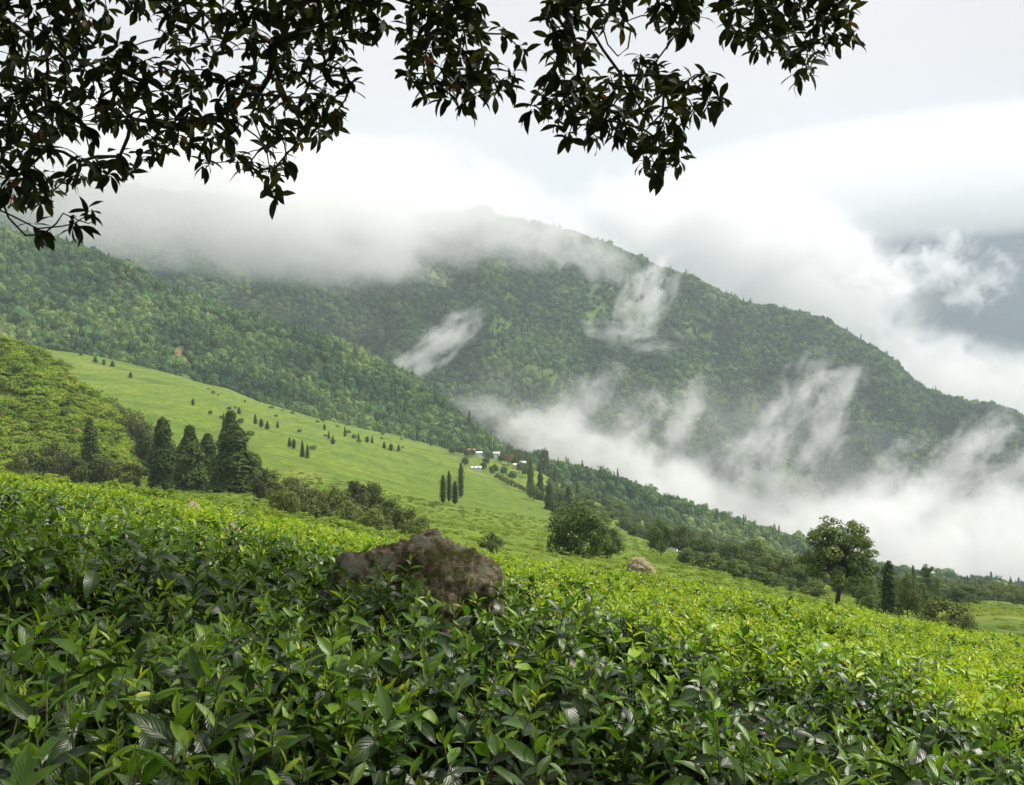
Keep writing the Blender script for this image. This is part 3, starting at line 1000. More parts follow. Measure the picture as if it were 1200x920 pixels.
TREE = Vector((-2.6, -2.4, float(near_z(-2.6, -2.4))))
tree = empty('shade_tree', TREE)
tag(tree, 'dark overhanging shade tree whose leafy boughs droop in from above', 'tree')
LEAFC = [leaf_geo(0.125, 0.046, 5, 0.22, 0.7, 0.2, 0.52, 0.03), leaf_geo(0.108, 0.042, 5, 0.28, 0.4, -0.2, 0.55, 0.03), leaf_geo(0.14, 0.048, 5, 0.18, 1.0, 0.1, 0.5, 0.03), leaf_geo(0.085, 0.034, 4, 0.3, 0.5, 0.2, 0.5)]
LEAFC_AGE = [0.35, 0.5, 0.25, 0.75]
LEAFC_MESH = [one_leaf('shade_leaf_%d' % i, g, a_, M_canopy) for i, (g, a_) in enumerate(zip(LEAFC, LEAFC_AGE))]
WPLAN = []
for v in range(7):
    lv = []
    n = rt.randint(9, 13)
    for i in range(n):
        az = i * 2.4 + rt.uniform(-0.35, 0.35)
        el = rt.uniform(-1.25, 0.15) if i > 2 else rt.uniform(0.0, 0.7)
        base = Vector((0.012 * math.cos(az), 0.012 * math.sin(az), rt.uniform(-0.03, 0.05)))
        k = rt.choice([0, 0, 1, 1, 2, 3])
        M = Matrix.Translation(base) @ Euler((0, 0, az)).to_matrix().to_4x4() @ Euler((el, 0, 0)).to_matrix().to_4x4() @ Euler((0, rt.uniform(-0.6, 0.6), 0)).to_matrix().to_4x4() @ Matrix.Scale(rt.uniform(0.8, 1.15), 4)
        lv.append((k, M))
    WPLAN.append(lv)
wm = []
for i, lv in enumerate(WPLAN):
    g = Geo()
    for k, M in lv:
        g.add(xf(M, LEAFC[k][0]), LEAFC[k][1], LEAFC_AGE[k], LEAFC[k][2])
    wm.append(g.mesh('whorl_%d' % i, [M_canopy]))
source('whorl', wm)

# skeleton: trunk, boughs, then every whorl joins the nearest wood (minimum spanning growth)
base = np.array(TREE)
trunk_pts = [base + np.array(p) for p in ((0, 0, -0.2), (0.03, 0.04, 0.8), (0.1, 0.12, 1.8), (0.15, 0.3, 2.9), (0.3, 0.5, 3.9), (0.5, 0.6, 5.0), (0.7, 0.7, 6.2))]
nodes = list(trunk_pts); par = [-1] + list(range(len(trunk_pts) - 1))
boughs = []
for (tip, st) in (((-2.9, 4.2, 3.9), 3), ((-0.9, 4.4, 4.1), 4), ((0.5, 4.4, 4.0), 4), ((1.6, 4.2, 4.0), 3), ((-5.5, 1.5, 4.6), 3), ((2.6, 0.8, 4.8), 4), ((-2.0, 2.0, 5.8), 5), ((-6, -3, 5), 4), ((1, -3.5, 5), 4)):
    s = np.array(trunk_pts[st]); e = np.array(tip)
    prev = st
    L_ = np.linalg.norm(e - s)
    K = max(6, int(L_ / 0.45))
    bl = [len(nodes)]
    for i in range(1, K + 1):
        u = i / K
        p = s * (1 - u) + e * u + np.array([0, 0, 0.22 * L_ * math.sin(math.pi * u) * 0.5])
        p = p + np.array([rt.uniform(-1, 1), rt.uniform(-1, 1), rt.uniform(-1, 1)]) * 0.07
        nodes.append(p); par.append(prev); prev = len(nodes) - 1
n0 = len(nodes)
allp = np.concatenate([np.array(nodes), wh])
n = len(allp)
par = np.array(par + [-1] * len(wh))
depth_cost = np.zeros(n)
best = np.full(n, 1e9); bp_ = np.full(n, -1)
done = np.zeros(n, bool)


def relax(i):
    d = np.linalg.norm(allp - allp[i], axis=1)
    d = d + 0.25 * np.maximum(0, allp[:, 2] - allp[i, 2]) + 0.12 * depth_cost[i]
    u = (~done) & (d < best)
    best[u] = d[u]; bp_[u] = i


for i in range(n0):
    done[i] = True
for i in range(4, n0):
    relax(i)
for _ in range(len(wh)):
    j = int(np.argmin(np.where(done, 1e12, best)))
    done[j] = True; par[j] = bp_[j]
    depth_cost[j] = depth_cost[par[j]] + np.linalg.norm(allp[j] - allp[par[j]])
    relax(j)
# weight = number of whorls carried
wgt = np.ones(n)
ch = [[] for _ in range(n)]
for i in range(n):
    if par[i] >= 0:
        ch[par[i]].append(i)
root_order = []
stack = [0]
while stack:
    i = stack.pop(); root_order.append(i); stack += ch[i]
for i in reversed(root_order):
    if par[i] >= 0:
        wgt[par[i]] += wgt[i]
rad = 0.0024 * wgt ** 0.46
g = Geo()
g.tube([p - base for p in trunk_pts], [0.20, 0.17, 0.15, 0.14, 0.12, 0.09, 0.05], 14)
link('trunk', g.mesh('trunk', [M_bark]), tree)
g = Geo()
for i in range(len(trunk_pts), n):
    p = allp[par[i]] - base; q = allp[i] - base
    d = q - p; Ld = np.linalg.norm(d)
    mid = (p + q) / 2 + np.array([rt.uniform(-1, 1), rt.uniform(-1, 1), rt.uniform(-0.4, 1.0)]) * 0.10 * Ld
    ra = min(rad[par[i]], rad[i] * 1.5)
    g.tube([p, mid, q], [ra, (ra + rad[i]) / 2, rad[i]], 5 if i >= n0 else 8)
# curling bare twig at the lower left
tw = [tuple(unproj(px, py, 4.2) - base) for px, py in ((-10, 200), (10, 255), (30, 276), (50, 275), (66, 262), (74, 250), (92, 258), (104, 262), (114, 258))]
g.tube(tw, [0.006, 0.005, 0.005, 0.0045, 0.004, 0.0035, 0.003, 0.0025, 0.002], 5)
tw = [tuple(unproj(px, py, 4.3) - base) for px, py in ((700, 10), (712, 52), (724, 66), (736, 56), (740, 30))]
g.tube(tw, [0.004] * 5, 5)
tag(link('branch', g.mesh('branches', [M_bark]), tree), kind='stuff')
nw = len(wh)
wi = np.array([rt.randrange(7) for _ in range(nw)])
wrot = np.stack([np.array([rt.gauss(0, 0.35) for _ in range(nw)]), np.array([rt.gauss(0, 0.35) for _ in range(nw)]), np.array([rt.uniform(0, 6.28) for _ in range(nw)])], -1)
wsc = np.array([rt.uniform(0.62, 0.84) for _ in range(nw)]) * np.where(np.arange(nw) < n_in + 11, 1.0, 1.9)
ppx, ppy, dep = proj(wh)
vis = (ppx > 10) & (ppx < 1190) & (ppy > 5) & (np.arange(nw) < n_in)
lower = np.array([-ppy[i] if vis[i] else 1e9 for i in range(nw)])
order = np.argsort(np.where(vis, dep * 40 - ppy * 0.35, 1e9))
cnt = 0; tk = []
for k in order:
    m_ = len(WPLAN[wi[k]])
    if cnt + m_ > 298:
        continue
    tk.append(k); cnt += m_
    if cnt > 288:
        break
for k in tk:
    W = Matrix.Translation(Vector(wh[k]) - TREE) @ Euler(wrot[k]).to_matrix().to_4x4() @ Matrix.Scale(float(wsc[k]), 4)
    for kind, M in WPLAN[wi[k]]:
        o = bpy.data.objects.new('leaf', LEAFC_MESH[kind])
        o.matrix_local = W @ M
        o.parent = tree
        COL.objects.link(o)
mk = np.ones(nw, bool); mk[tk] = False
tag(scatter_object('foliage', SRC['whorl'], wh[mk], wrot[mk], np.repeat(wsc[mk, None], 3, 1), wi[mk], tree, tuple(TREE)), kind='stuff')

# ------------------------------------------------------------------ plant meshes (unit height, unit crown radius)
def unit(v):
    return v / np.maximum(np.linalg.norm(v, axis=-1, keepdims=True), 1e-9)


def cards(P, nrm, ln, wd, r):
    """one bent rhombic leaf spray per point: 5 verts, 4 tris"""
    n = len(P)
    rd = unit(r.normal(size=(n, 3)))
    a = unit(np.cross(nrm, rd)); b = np.cross(nrm, a)
    ln = np.broadcast_to(ln, (n,))[:, None]; wd = np.broadcast_to(wd, (n,))[:, None]
    V = np.stack([P - a * ln, P - b * wd - nrm * wd * 0.35, P + a * ln - nrm * ln * 0.3, P + b * wd - nrm * wd * 0.35, P], 1).reshape(-1, 3)
    i = np.arange(n)[:, None] * 5
    Fc = np.concatenate([i + np.array([[0, 1, 4]]), i + np.array([[1, 2, 4]]), i + np.array([[2, 3, 4]]), i + np.array([[3, 0, 4]])], 0)
    return V, Fc


def crown_mesh(name, P, nrm, ln, wd, age, mat, seed, core=None, asp=1.0):
    r = np.random.default_rng(seed)
    S = np.array([1, 1, asp])
    V, Fc = cards(P * S, nrm, ln, wd, r)
    V = V / S
    A = np.repeat(age, 5)
    if core is not None:
        CV, CF = core
        Fc = np.concatenate([Fc, CF + len(V)])
        V = np.concatenate([V, CV]); A = np.concatenate([A, np.full(len(CV), 0.15)])
    return mesh_from(name, V, Fc, [mat], False, {'age': ('FLOAT', A)})


def ico(sub):
    bm = bmesh.new(); bmesh.ops.create_icosphere(bm, subdivisions=sub, radius=1.0)
    V = np.array([v.co[:] for v in bm.verts]); Fc = np.array([[v.index for v in f.verts] for f in bm.faces]); bm.free()
    return V, Fc


IV, IF = ico(2)


def broad_crown(name, seed, mat, nclump=26, nleaf=70, z0=0.28, lsize=0.035, cr=0.30, flat=1.0, age0=0.45, age_s=0.18, asp=1.0):
    r = np.random.default_rng(seed)
    Ps, Ns, As = [], [], []
    cz = (1 + z0) / 2; hz = (1 - z0) / 2
    k = 0; cl = []
    while k < nclump:
        d = unit(r.normal(size=3))
        if d[2] < -0.75:
            continue
        q = d * r.uniform(0.45, 0.86)
        cl.append(q); k += 1
    for q in cl:
        rc = cr * r.uniform(0.7, 1.25)
        d = unit(r.normal(size=(nleaf, 3)))
        rad_ = r.uniform(0.45, 1.05, nleaf) ** 0.7 * rc
        p = q + d * rad_[:, None] * np.array([1, 1, 0.75 * flat])
        Ps.append(p); Ns.append(unit(d * 0.6 + unit(q) * 0.3 + np.array([0, 0, 0.7]) + r.normal(size=(nleaf, 3)) * 0.35))
        As.append(np.clip(r.normal(age0, age_s, nleaf) + r.normal(0, 0.10), 0, 1))
    P = np.concatenate(Ps); P = P * np.array([1, 1, hz]) + np.array([0, 0, cz])
    return crown_mesh(name, P, np.concatenate(Ns), lsize * r.uniform(0.7, 1.3, len(P)), lsize * 0.6, np.concatenate(As), mat, seed, asp=asp), [c * np.array([1, 1, hz]) + np.array([0, 0, cz]) for c in cl]


def conifer_crown(name, seed, mat, nb=110, per=16, z0=0.06, prof=None, lsize=0.03, droop=0.18, aspect=4.0, age0=0.4):
    r = np.random.default_rng(seed)
    P, Nn, A = [], [], []
    for i in range(nb):
        t = (i + r.random()) / nb
        zz = z0 + (1 - z0) * t
        R = prof(t) * r.uniform(0.76, 1.12)
        az = i * 2.39996 + r.uniform(-0.4, 0.4)
        u = r.uniform(0.15, 1.0, per) ** 0.7
        side = r.normal(0, 0.10, per)
        x_ = R * u; sx = side * (0.35 + R)
        px_ = x_ * math.cos(az) - sx * math.sin(az); py_ = x_ * math.sin(az) + sx * math.cos(az)
        pz = zz - droop * R * u * u / aspect * 2 + r.normal(0, 0.008, per)
        P.append(np.stack([px_, py_, pz], -1))
        Nn.append(unit(np.stack([np.full(per, math.cos(az)) * 0.6, np.full(per, math.sin(az)) * 0.6, np.full(per, 0.8)], -1) + r.normal(size=(per, 3)) * 0.4))
        A.append(np.clip(r.normal(age0, 0.14, per), 0, 1))
    P = np.concatenate(P)
    # leaf cards live in true proportion: build with radius scale then squash back
    S = np.array([1, 1, aspect])
    V, Fc = cards(P * S, np.concatenate(Nn), lsize * aspect * r.uniform(0.7, 1.3, len(P)), lsize * aspect * 0.55, r)
    Am = np.repeat(np.concatenate(A), 5)
    ang = np.arange(8) * math.pi / 4
    cv = []
    for t in (0.02, 0.3, 0.6, 0.85, 0.97):
        R = prof(t) * 0.5
        for a_ in ang:
            cv.append((R * math.cos(a_), R * math.sin(a_), (z0 + (1 - z0) * t) * aspect))
    cf = []
    for k in range(4):
        for j in range(8):
            j2 = (j + 1) % 8
            cf += [(k * 8 + j, k * 8 + j2, (k + 1) * 8 + j2), (k * 8 + j, (k + 1) * 8 + j2, (k + 1) * 8 + j)]
    Fc = np.concatenate([Fc, np.array(cf) + len(V)]); V = np.concatenate([V, np.array(cv)]); Am = np.concatenate([Am, np.full(len(cv), 0.05)])
    return mesh_from(name, V / S, Fc, [mat], False, {'age': ('FLOAT', Am)})


def trunk_mesh(name, top, r_, limbs=(), rw=1.0, seed=0):
    """r_ is the radius in crown-radius units; limbs are end points"""
    rr = random.Random(seed)
    g = Geo()
    pts_ = [(0, 0, -0.04)]
    for i in range(1, 6):
        pts_.append((rr.uniform(-0.04, 0.04), rr.uniform(-0.04, 0.04), top * i / 5))
    g.tube(pts_, [r_ * 1.35, r_, r_ * 0.9, r_ * 0.8, r_ * 0.65, r_ * 0.4], 8)
    for e in limbs:
        s = top * rr.uniform(0.5, 0.95)
        k = min(int(s / top * 5), 4)
        p0 = np.array(pts_[k]); e = np.array(e)
        mid = p0 * 0.45 + e * 0.55 + np.array([0, 0, -0.03])
        g.tube([p0, mid, e], [r_ * 0.45, r_ * 0.28, r_ * 0.12], 5)
    return g.mesh(name, [M_bark])


def cone(t): return 0.06 + 0.94 * (1 - t) ** 0.8
def plump(t): return (0.35 + 0.65 * math.sin(math.pi * min(1, 0.18 + t * 0.82)) ** 0.7) * (1 - max(0, t - 0.75) * 2.6) if t < 1 else 0.1
def spire(t): return max(0.10, (0.55 + 0.9 * t) * (1 - t) ** 0.6 * 1.25 + 0.05)


KIND = {}


def add_kind(k, crowns, trunks):
    KIND[k] = (crowns, trunks)


def bk(k, mat, n, seed, top=0.6, tr=0.06, nl=9, **kw):
    cs, ts = [], []
    for i in range(n):
        c, cl = broad_crown('%s_crown_%d' % (k, i), seed + i, mat, **kw)
        cs.append(c); ts.append(trunk_mesh('%s_trunk_%d' % (k, i), top, tr, cl[:nl], seed=seed + i))
    add_kind(k, cs, ts)


bk('broadleaf_tree', M_broad, 4, 100, top=0.62, tr=0.05, nclump=60, nleaf=90, z0=0.02, lsize=0.05, cr=0.27, age0=0.45, asp=1.9)
bk('airy_tree', M_broad, 1, 140, top=0.66, tr=0.055, nl=40, nclump=85, nleaf=85, z0=0.22, lsize=0.042, cr=0.19, age0=0.5, age_s=0.2, asp=2.3)
bk('umbrella_tree', M_broad, 2, 150, top=0.9, tr=0.05, nl=12, nclump=18, nleaf=40, z0=0.68, lsize=0.085, cr=0.36, age0=0.35, asp=3.0)
bk('bush', M_shrub, 5, 160, top=0.5, tr=0.03, nl=10, nclump=30, nleaf=70, z0=0.0, lsize=0.06, cr=0.32, age0=0.40, asp=1.5)
add_kind('conifer', [conifer_crown('conifer_crown_%d' % i, 200 + i, M_conif, prof=cone, aspect=4.0, lsize=0.020, nb=140, per=20) for i in range(3)],
         [trunk_mesh('conifer_trunk', 0.97, 0.09)] * 3)
add_kind('cedar', [conifer_crown('cedar_crown_%d' % i, 220 + i, M_conif, prof=lambda t, i=i: (0.97 * math.sqrt(max(0.0, 1 - (max(0.0, t - 0.22) / 0.80) ** 2)) * (0.80 + 0.20 * min(1, t / 0.22))) * (0.86 + 0.22 * math.sin(t * (15 + 3 * i) + i)) * (1 - 0.3 * t), aspect=3.0, lsize=0.030, nb=230, per=26, z0=0.05, age0=0.55, droop=0.4) for i in range(3)],
         [trunk_mesh('cedar_trunk', 0.95, 0.08)] * 3)
add_kind('poplar', [conifer_crown('poplar_crown_%d' % i, 240 + i, M_conif, prof=plump, aspect=6.5, lsize=0.018, nb=120, per=16, droop=-0.3, z0=0.04) for i in range(2)],
         [trunk_mesh('poplar_trunk', 0.95, 0.1)] * 2)


def plant(name, kind, px, Y, top_py, wpx, label, cat, group=None, sheet=hill, var=0, sink=0.0, parts=True, minh=0.8):
    p = sheet.ground(px, Y)
    tip = unproj(px, top_py, Y)
    h = max(float(tip[2] - p[2]), minh)
    rw = wpx / 2 / F * Y
    e = empty(name, (float(p[0]), float(p[1]), float(p[2]) - sink), random.uniform(0, 6.28))
    e.scale = (rw, rw, h + sink)
    cs, ts = KIND[kind]
    tk_ = ts[var % len(ts)]
    if parts:
        link('trunk', tk_, e)
    link('crown', cs[var % len(cs)], e)
    tag(e, label, cat, group)
    return e


# ------------------------------------------------------------------ forests and scrub (masses)
def forest_crowns(key, mat, n, seed, nl=16, nclump=13, ls=0.15):
    ms = []
    for i in range(n):
        r = np.random.default_rng(seed + i)
        m_, _ = broad_crown('%s_%d' % (key, i), seed + i, mat, nclump=nclump, nleaf=nl, z0=0.10, lsize=ls, cr=0.42, age0=0.42, age_s=0.12)
        # opaque heart of the crown
        cv = IV * np.array([0.72, 0.72, 0.36]) * (1 + 0.25 * fbm(IV * 1.7 + seed, 2, seed + i))[:, None] + np.array([0, 0, 0.5])
        nv = len(m_.vertices)
        co = np.zeros(nv * 3, np.float32); m_.vertices.foreach_get('co', co)
        fi = np.zeros(len(m_.loops), np.int32); m_.loops.foreach_get('vertex_index', fi)
        ag = np.zeros(nv, np.float32); m_.attributes['age'].data.foreach_get('value', ag)
        V = np.concatenate([co.reshape(-1, 3), cv]); Fc = np.concatenate([fi.reshape(-1, 3), IF + nv])
        ms.append(mesh_from(key, V, Fc, [mat], False, {'age': ('FLOAT', np.concatenate([ag, np.full(len(cv), 0.3)]))}))
    return ms


fm = forest_crowns('forest_crown', M_forest, 5, 300) + [conifer_crown('forest_spire_%d' % i, 330 + i, M_forest, prof=cone, aspect=3.4, lsize=0.05, nb=34, per=9) for i in range(2)]
source('forest', fm)


def forest(name, sheet, n, seed, h, wd, label, rows=None, clear=None, xr=(-160, 1360), spire_p=0.12, frm=None, coll='forest'):
    P = sheet.scatter(n, seed, rows)
    r = np.random.default_rng(seed + 1)
    px, py, dp = proj(P)
    k = (px > xr[0]) & (px < xr[1])
    if clear:
        wob = pix_mask(P, clear)
        k &= ~((wob > 0.4) & (r.random(len(P)) < (0.9 if len(clear) < 5 else 0.65)))
    if frm is not None:
        k &= frm(P, px, py, r)
    P = P[k]; n = len(P)
    # stands of taller and shorter trees
    st = fbm(P / 70.0, 3, seed + 5)
    big = np.exp(r.normal(0, 0.30, n))
    hs = h * r.uniform(0.75, 1.2, n) * (1 + 0.35 * st) * big ** 0.8
    ws = wd * r.uniform(0.8, 1.2, n) * (1 + 0.2 * st) * big
    sp = r.random(n) < np.clip(spire_p + 0.25 * fbm(P / 120.0, 2, seed + 8), 0, 1)
    ix = np.where(sp, r.integers(5, 7, n), r.integers(0, 5, n))
    ws = np.where(sp, ws * 0.62, ws); hs = np.where(sp, hs * 1.25, hs)
    P[:, 2] -= 0.12 * hs
    rot = np.stack([r.normal(0, 0.06, n), r.normal(0, 0.06, n), r.uniform(0, 6.28, n)], -1)
    o = scatter_object(name, SRC[coll], P, rot, np.stack([ws, ws, hs], -1), ix)
    return tag(o, label, 'forest', kind='stuff')


forest('mountain_forest', mount, 95000, 70, 12.0, 5.1, 'dense green forest covering the misty mountain across the valley', clear=CLEAR, rows=(0, mount.vfront + 14))
forest('spur_forest', spur, 25000, 80, 10.5, 4.1, 'dark dense forest on the spur above the tea slope', clear=SCAR + MEADOW, spire_p=0.10, rows=(0, spur.vfront + 12))

sm2 = []
for i in range(5):
    sm2.append(broad_crown('scrub_%d' % i, 360 + i, M_bankveg, nclump=14, nleaf=30, z0=-0.1, lsize=0.10, cr=0.42, age0=0.5, age_s=0.14)[0])
source('scrub', sm2)


def scrub(name, sheet, n, seed, smin, smax, label, frm, rows=None, coll='scrub', nvar=5, zs=0.75):
    P = sheet.scatter(n, seed, rows)
    r = np.random.default_rng(seed + 1)
    px, py, dp = proj(P)
    P = P[frm(P, px, py, r)]; n = len(P)
    s = r.uniform(smin, smax, n) * (1 + 0.4 * fbm(P * np.array([1 / 18.0, 1 / 60.0, 1 / 60.0]), 2, seed))
    P[:, 2] -= 0.1 * s
    o = scatter_object(name, SRC[coll], P, np.stack([r.normal(0, 0.1, n), r.normal(0, 0.1, n), r.uniform(0, 6.28, n)], -1), np.stack([s, s, s * zs * r.uniform(0.7, 1.4, n)], -1), r.integers(0, nvar, n))
    return tag(o, label, 'scrub', kind='stuff')


scrub('bank_scrub', bank, 5200, 90, 1.1, 3.6, 'mixed yellow green and rusty scrub covering the rough bank', lambda P, px, py, r: (px > -150) & (px < 262) & (fbm(P * np.array([1 / 12.0, 1 / 40.0, 1 / 40.0]), 2, 3) > -0.3), zs=1.0)
hl = [broad_crown('hummock_%d' % i, 380 + i, M_teaslope, nclump=12, nleaf=26, z0=-0.3, lsize=0.12, cr=0.42, age0=0.52, age_s=0.08)[0] for i in range(3)]
source('tea_clump', hl)
scrub('tea_slope_clumps', hill, 60000, 95, 0.6, 1.2, 'low tea bushes covering the far bright green slope', lambda P, px, py, r: (px > -100) & (px < 1300) & (P[:, 1] > 40) & (P[:, 1] < 330), coll='tea_clump', nvar=3, zs=0.6)
# belt of trees and scrub on the lower right of the slope
source('wood', KIND['broadleaf_tree'][0] + [KIND['bush'][0][0]] + [KIND['cedar'][0][0], KIND['conifer'][0][1]])
forest('valley_wood', hill, 2600, 97, 7.5, 3.6, 'mixed green wood along the lower edge of the tea slope', xr=(600, 1360),
       frm=lambda P, px, py, r: (P[:, 1] > 230) & ((py < 600 + (px - 640) * 0.32 + fbm(P / 60.0, 2, 7) * 26) | (px > 830)) & (px > 640) & ~((px > 1130) & (P[:, 1] < 420)), spire_p=0.06, coll='wood')

# ------------------------------------------------------------------ single trees
plant('conifer', 'conifer', 105, 240, 490, 48, 'dark pointed conifer standing alone before the scrubby bank', 'conifer', var=0)
G1 = None
plant('conifer', 'cedar', 190, 228, 489, 50, 'tall dark narrow conifer at the bank end of the conifer row', 'conifer', var=0)
plant('conifer', 'cedar', 222, 222, 498, 54, 'dark conifer second from the bank in the conifer row', 'conifer', var=1)
plant('conifer', 'cedar', 243, 238, 508, 46, 'small lighter conifer squeezed behind the middle of the conifer row', 'conifer', var=2)
plant('conifer', 'cedar', 270, 262, 481, 54, 'tall conifer rising behind the broad yellowish one', 'conifer', var=1)
plant('conifer', 'cedar', 274, 214, 497, 82, 'broad yellowish green conifer at the thick end of the row', 'conifer', var=2)
plant('conifer', 'cedar', 296, 230, 530, 48, 'short conifer leaning beside the broad yellowish conifer', 'conifer', var=0)

# brown and dark bushes
rb_ = random.Random(33)
for i, (px, Y, tp, wp) in enumerate([(30, 236, 516, 44), (62, 240, 512, 46), (80, 225, 528, 44), (128, 236, 528, 40), (150, 228, 536, 46)]):
    plant('bush', 'bush', px, Y, tp, wp, 'dull olive bush at the foot of the rough bank', 'bush', 'bushes at the foot of the bank', var=i, sink=1.0)
for i in range(20):
    t = i / 19
    px = 108 + 110 * t + rb_.uniform(-10, 10)
    Y = 380 - 110 * t + rb_.uniform(-12, 12)
    tp = 450 + 74 * t + rb_.uniform(-10, 8)
    plant('bush', 'bush', px, Y, tp, rb_.uniform(24, 42), ('brownish bush in the upper gully beside the scrubby bank' if t < 0.5 else 'brownish bush in the lower gully behind the conifer row'), 'bush', 'bushes along the gully', var=i, sink=1.2, minh=2.2)
for i, (px, Y, tp, wp) in enumerate([(312, 180, 545, 40), (330, 165, 556, 44), (352, 150, 560, 46), (372, 150, 568, 44), (345, 190, 552, 40), (395, 140, 566, 44), (415, 150, 556, 40), (432, 160, 558, 44), (452, 130, 580, 40), (470, 125, 588, 44), (405, 120, 584, 50), (370, 120, 576, 46),
                                      (332, 125, 566, 40), (490, 110, 602, 40), (440, 115, 588, 46), (575, 105, 622, 34)]):
    plant('bush', 'bush', px, Y, tp, wp, ('dark grey green bush in the hollow beside the short conifer' if px < 350 else 'dark grey green bush in the middle of the hollow' if px < 425 else 'dark grey green bush in the hollow next to the boulder'), 'bush', 'bushes in the hollow', var=i + 1, sink=0.8)

# small conifers dotted over the far tea slope
small = [(60, 880, 400, 9), (68, 880, 404, 8), (95, 800, 415, 8), (112, 760, 420, 9), (122, 750, 426, 8), (132, 745, 427, 9), (153, 690, 438, 10), (226, 600, 472, 6), (262, 480, 483, 10),
         (299, 560, 484, 8), (306, 540, 492, 8), (313, 530, 498, 9), (339, 470, 514, 8), (344, 465, 516, 8), (354, 440, 516, 9), (360, 440, 520, 9), (390, 560, 512, 5), (404, 690, 500, 6), (420, 700, 508, 6), (430, 690, 514, 7), (436, 690, 513, 6),
         (450, 640, 519, 8), (458, 640, 523, 8), (467, 650, 524, 7), (280, 640, 480, 8), (380, 700, 503, 6), (385, 620, 508, 7), (325, 600, 500, 6)]
for i, (px, Y, tp, wp) in enumerate(small):
    plant('small_conifer', 'poplar' if i % 3 == 1 else 'conifer', px, Y, tp + rb_.uniform(-3, 3), wp * rb_.uniform(0.7, 1.0), ('small dark conifer at the top of the tea slope under the forest edge' if px < 160 else 'small dark conifer on open tea above the conifer row' if px < 290 else 'small dark conifer in the short line above the gully bushes' if px < 370 else 'small dark conifer near the forest foot uphill of the poplars'), 'conifer', 'small conifers on the tea slope', var=i, minh=5)
# slender poplars
for i, (px, Y, tp, wp, lab) in enumerate([(519, 330, 557, 11, 'slender dark poplar with bent top in the pair on the tea slope'), (526, 345, 552, 8, 'thin poplar between the bent and the straight poplars'), (533, 338, 564, 12, 'straight slender poplar of the group on the tea slope'),
                                          (540, 400, 543, 10, 'lone slender poplar uphill of the poplar group'), (511, 320, 598, 7, 'tiny young poplar below the poplar group')]):
    plant('poplar', 'poplar', px, Y, tp, wp, lab, 'poplar', 'poplars on the tea slope', var=i)
# dark clump by the hamlet
for i, (px, Y, tp, wp, k, lab) in enumerate([(637, 880, 519, 17, 'bush', 'tall dark domed tree standing above the hamlet clump'), (622, 560, 540, 14, 'cedar', 'dark conifer on the hamlet side of the clump below the domed tree'),
                                             (633, 520, 552, 16, 'cedar', 'dark conifer directly below the tall domed tree'), (644, 470, 566, 18, 'cedar', 'stout dark conifer at the foot of the hamlet clump'),
                                             (625, 500, 565, 18, 'bush', 'round dark bush at the foot of the hamlet clump'), (655, 480, 572, 16, 'bush', 'low dark bush beside the stout conifer'), (666, 500, 569, 15, 'cedar', 'small dark conifer above the big round tree')]):
    plant('tree', k, px, Y, tp, wp, lab, 'tree', var=i)
# broad trees at the near edge
plant('broadleaf_tree', 'broadleaf_tree', 678, 140, 582, 78, 'big round bushy tree behind the lit tea field beside the boulder', 'tree', var=0, sink=2.2)
plant('broadleaf_tree', 'broadleaf_tree', 712, 150, 612, 44, 'smaller olive tree leaning on the big round tree', 'tree', var=1, sink=0.8)
belt = [(775, 260, 606, 34), (800, 250, 612, 36), (825, 240, 622, 40), (808, 190, 640, 40), (832, 180, 644, 44), (856, 230, 632, 40), (862, 170, 652, 40), (884, 210, 640, 44), (905, 200, 646, 46), (892, 165, 662, 40), (925, 190, 644, 46), (940, 170, 656, 44), (918, 150, 674, 40),
        (955, 150, 676, 40), (1016, 150, 676, 40), (1030, 160, 678, 36), (950, 220, 640, 40), (1075, 170, 676, 40), (1022, 130, 694, 30)]
for i, (px, Y, tp, wp) in enumerate(belt):
    k = ['broadleaf_tree', 'bush', 'broadleaf_tree'][i % 3]
    lab = ('round leafy tree' if i % 3 != 1 else 'low spreading bushy tree') + (' below the little white huts' if px < 828 else ' midway along the belt between huts and airy tree' if px < 900 else ' close beside the tall airy tree' if px < 960 else ' between the airy tree and the cypress' if px < 1050 else ' behind the bright green bush by the cypress')
    plant('tree', k, px, Y, tp, wp, lab, 'tree', 'belt of trees behind the lit field', var=i, sink=1.0)
plant('airy_tree', 'airy_tree', 985, 105, 602, 98, 'tall airy tree with open crown and bare trunk against the mist', 'tree', sink=0.5)
plant('cypress', 'poplar', 1043, 112, 658, 28, 'dark columnar cypress next to the tall airy tree', 'cypress', var=1)
plant('bush', 'bush', 1066, 118, 668, 40, 'bright green bush between the cypress and the round bushes', 'bush', var=2, sink=0.5)
plant('umbrella_tree', 'umbrella_tree', 1088, 190, 660, 18, 'little flat topped tree on a thin trunk against the mist', 'tree', var=0)
plant('bush', 'bush', 1108, 86, 694, 60, 'large round green bush at the edge of the lit tea field', 'bush', var=3, sink=0.5)
plant('bush', 'bush', 1134, 80, 718, 30, 'small dark round bush against the large round green bush', 'bush', var=1, sink=0.4)
for i, (px, Y, tp, wp) in enumerate([(1105, 330, 682, 30), (1125, 360, 684, 28), (1150, 340, 682, 30), (1172, 350, 680, 28), (1195, 340, 684, 32), (1220, 340, 684, 32)]):
    plant('bush', 'bush', px, Y, tp, wp, 'distant bush on the skyline below the mist beyond the small green field', 'bush', 'skyline bushes', var=i, minh=4)

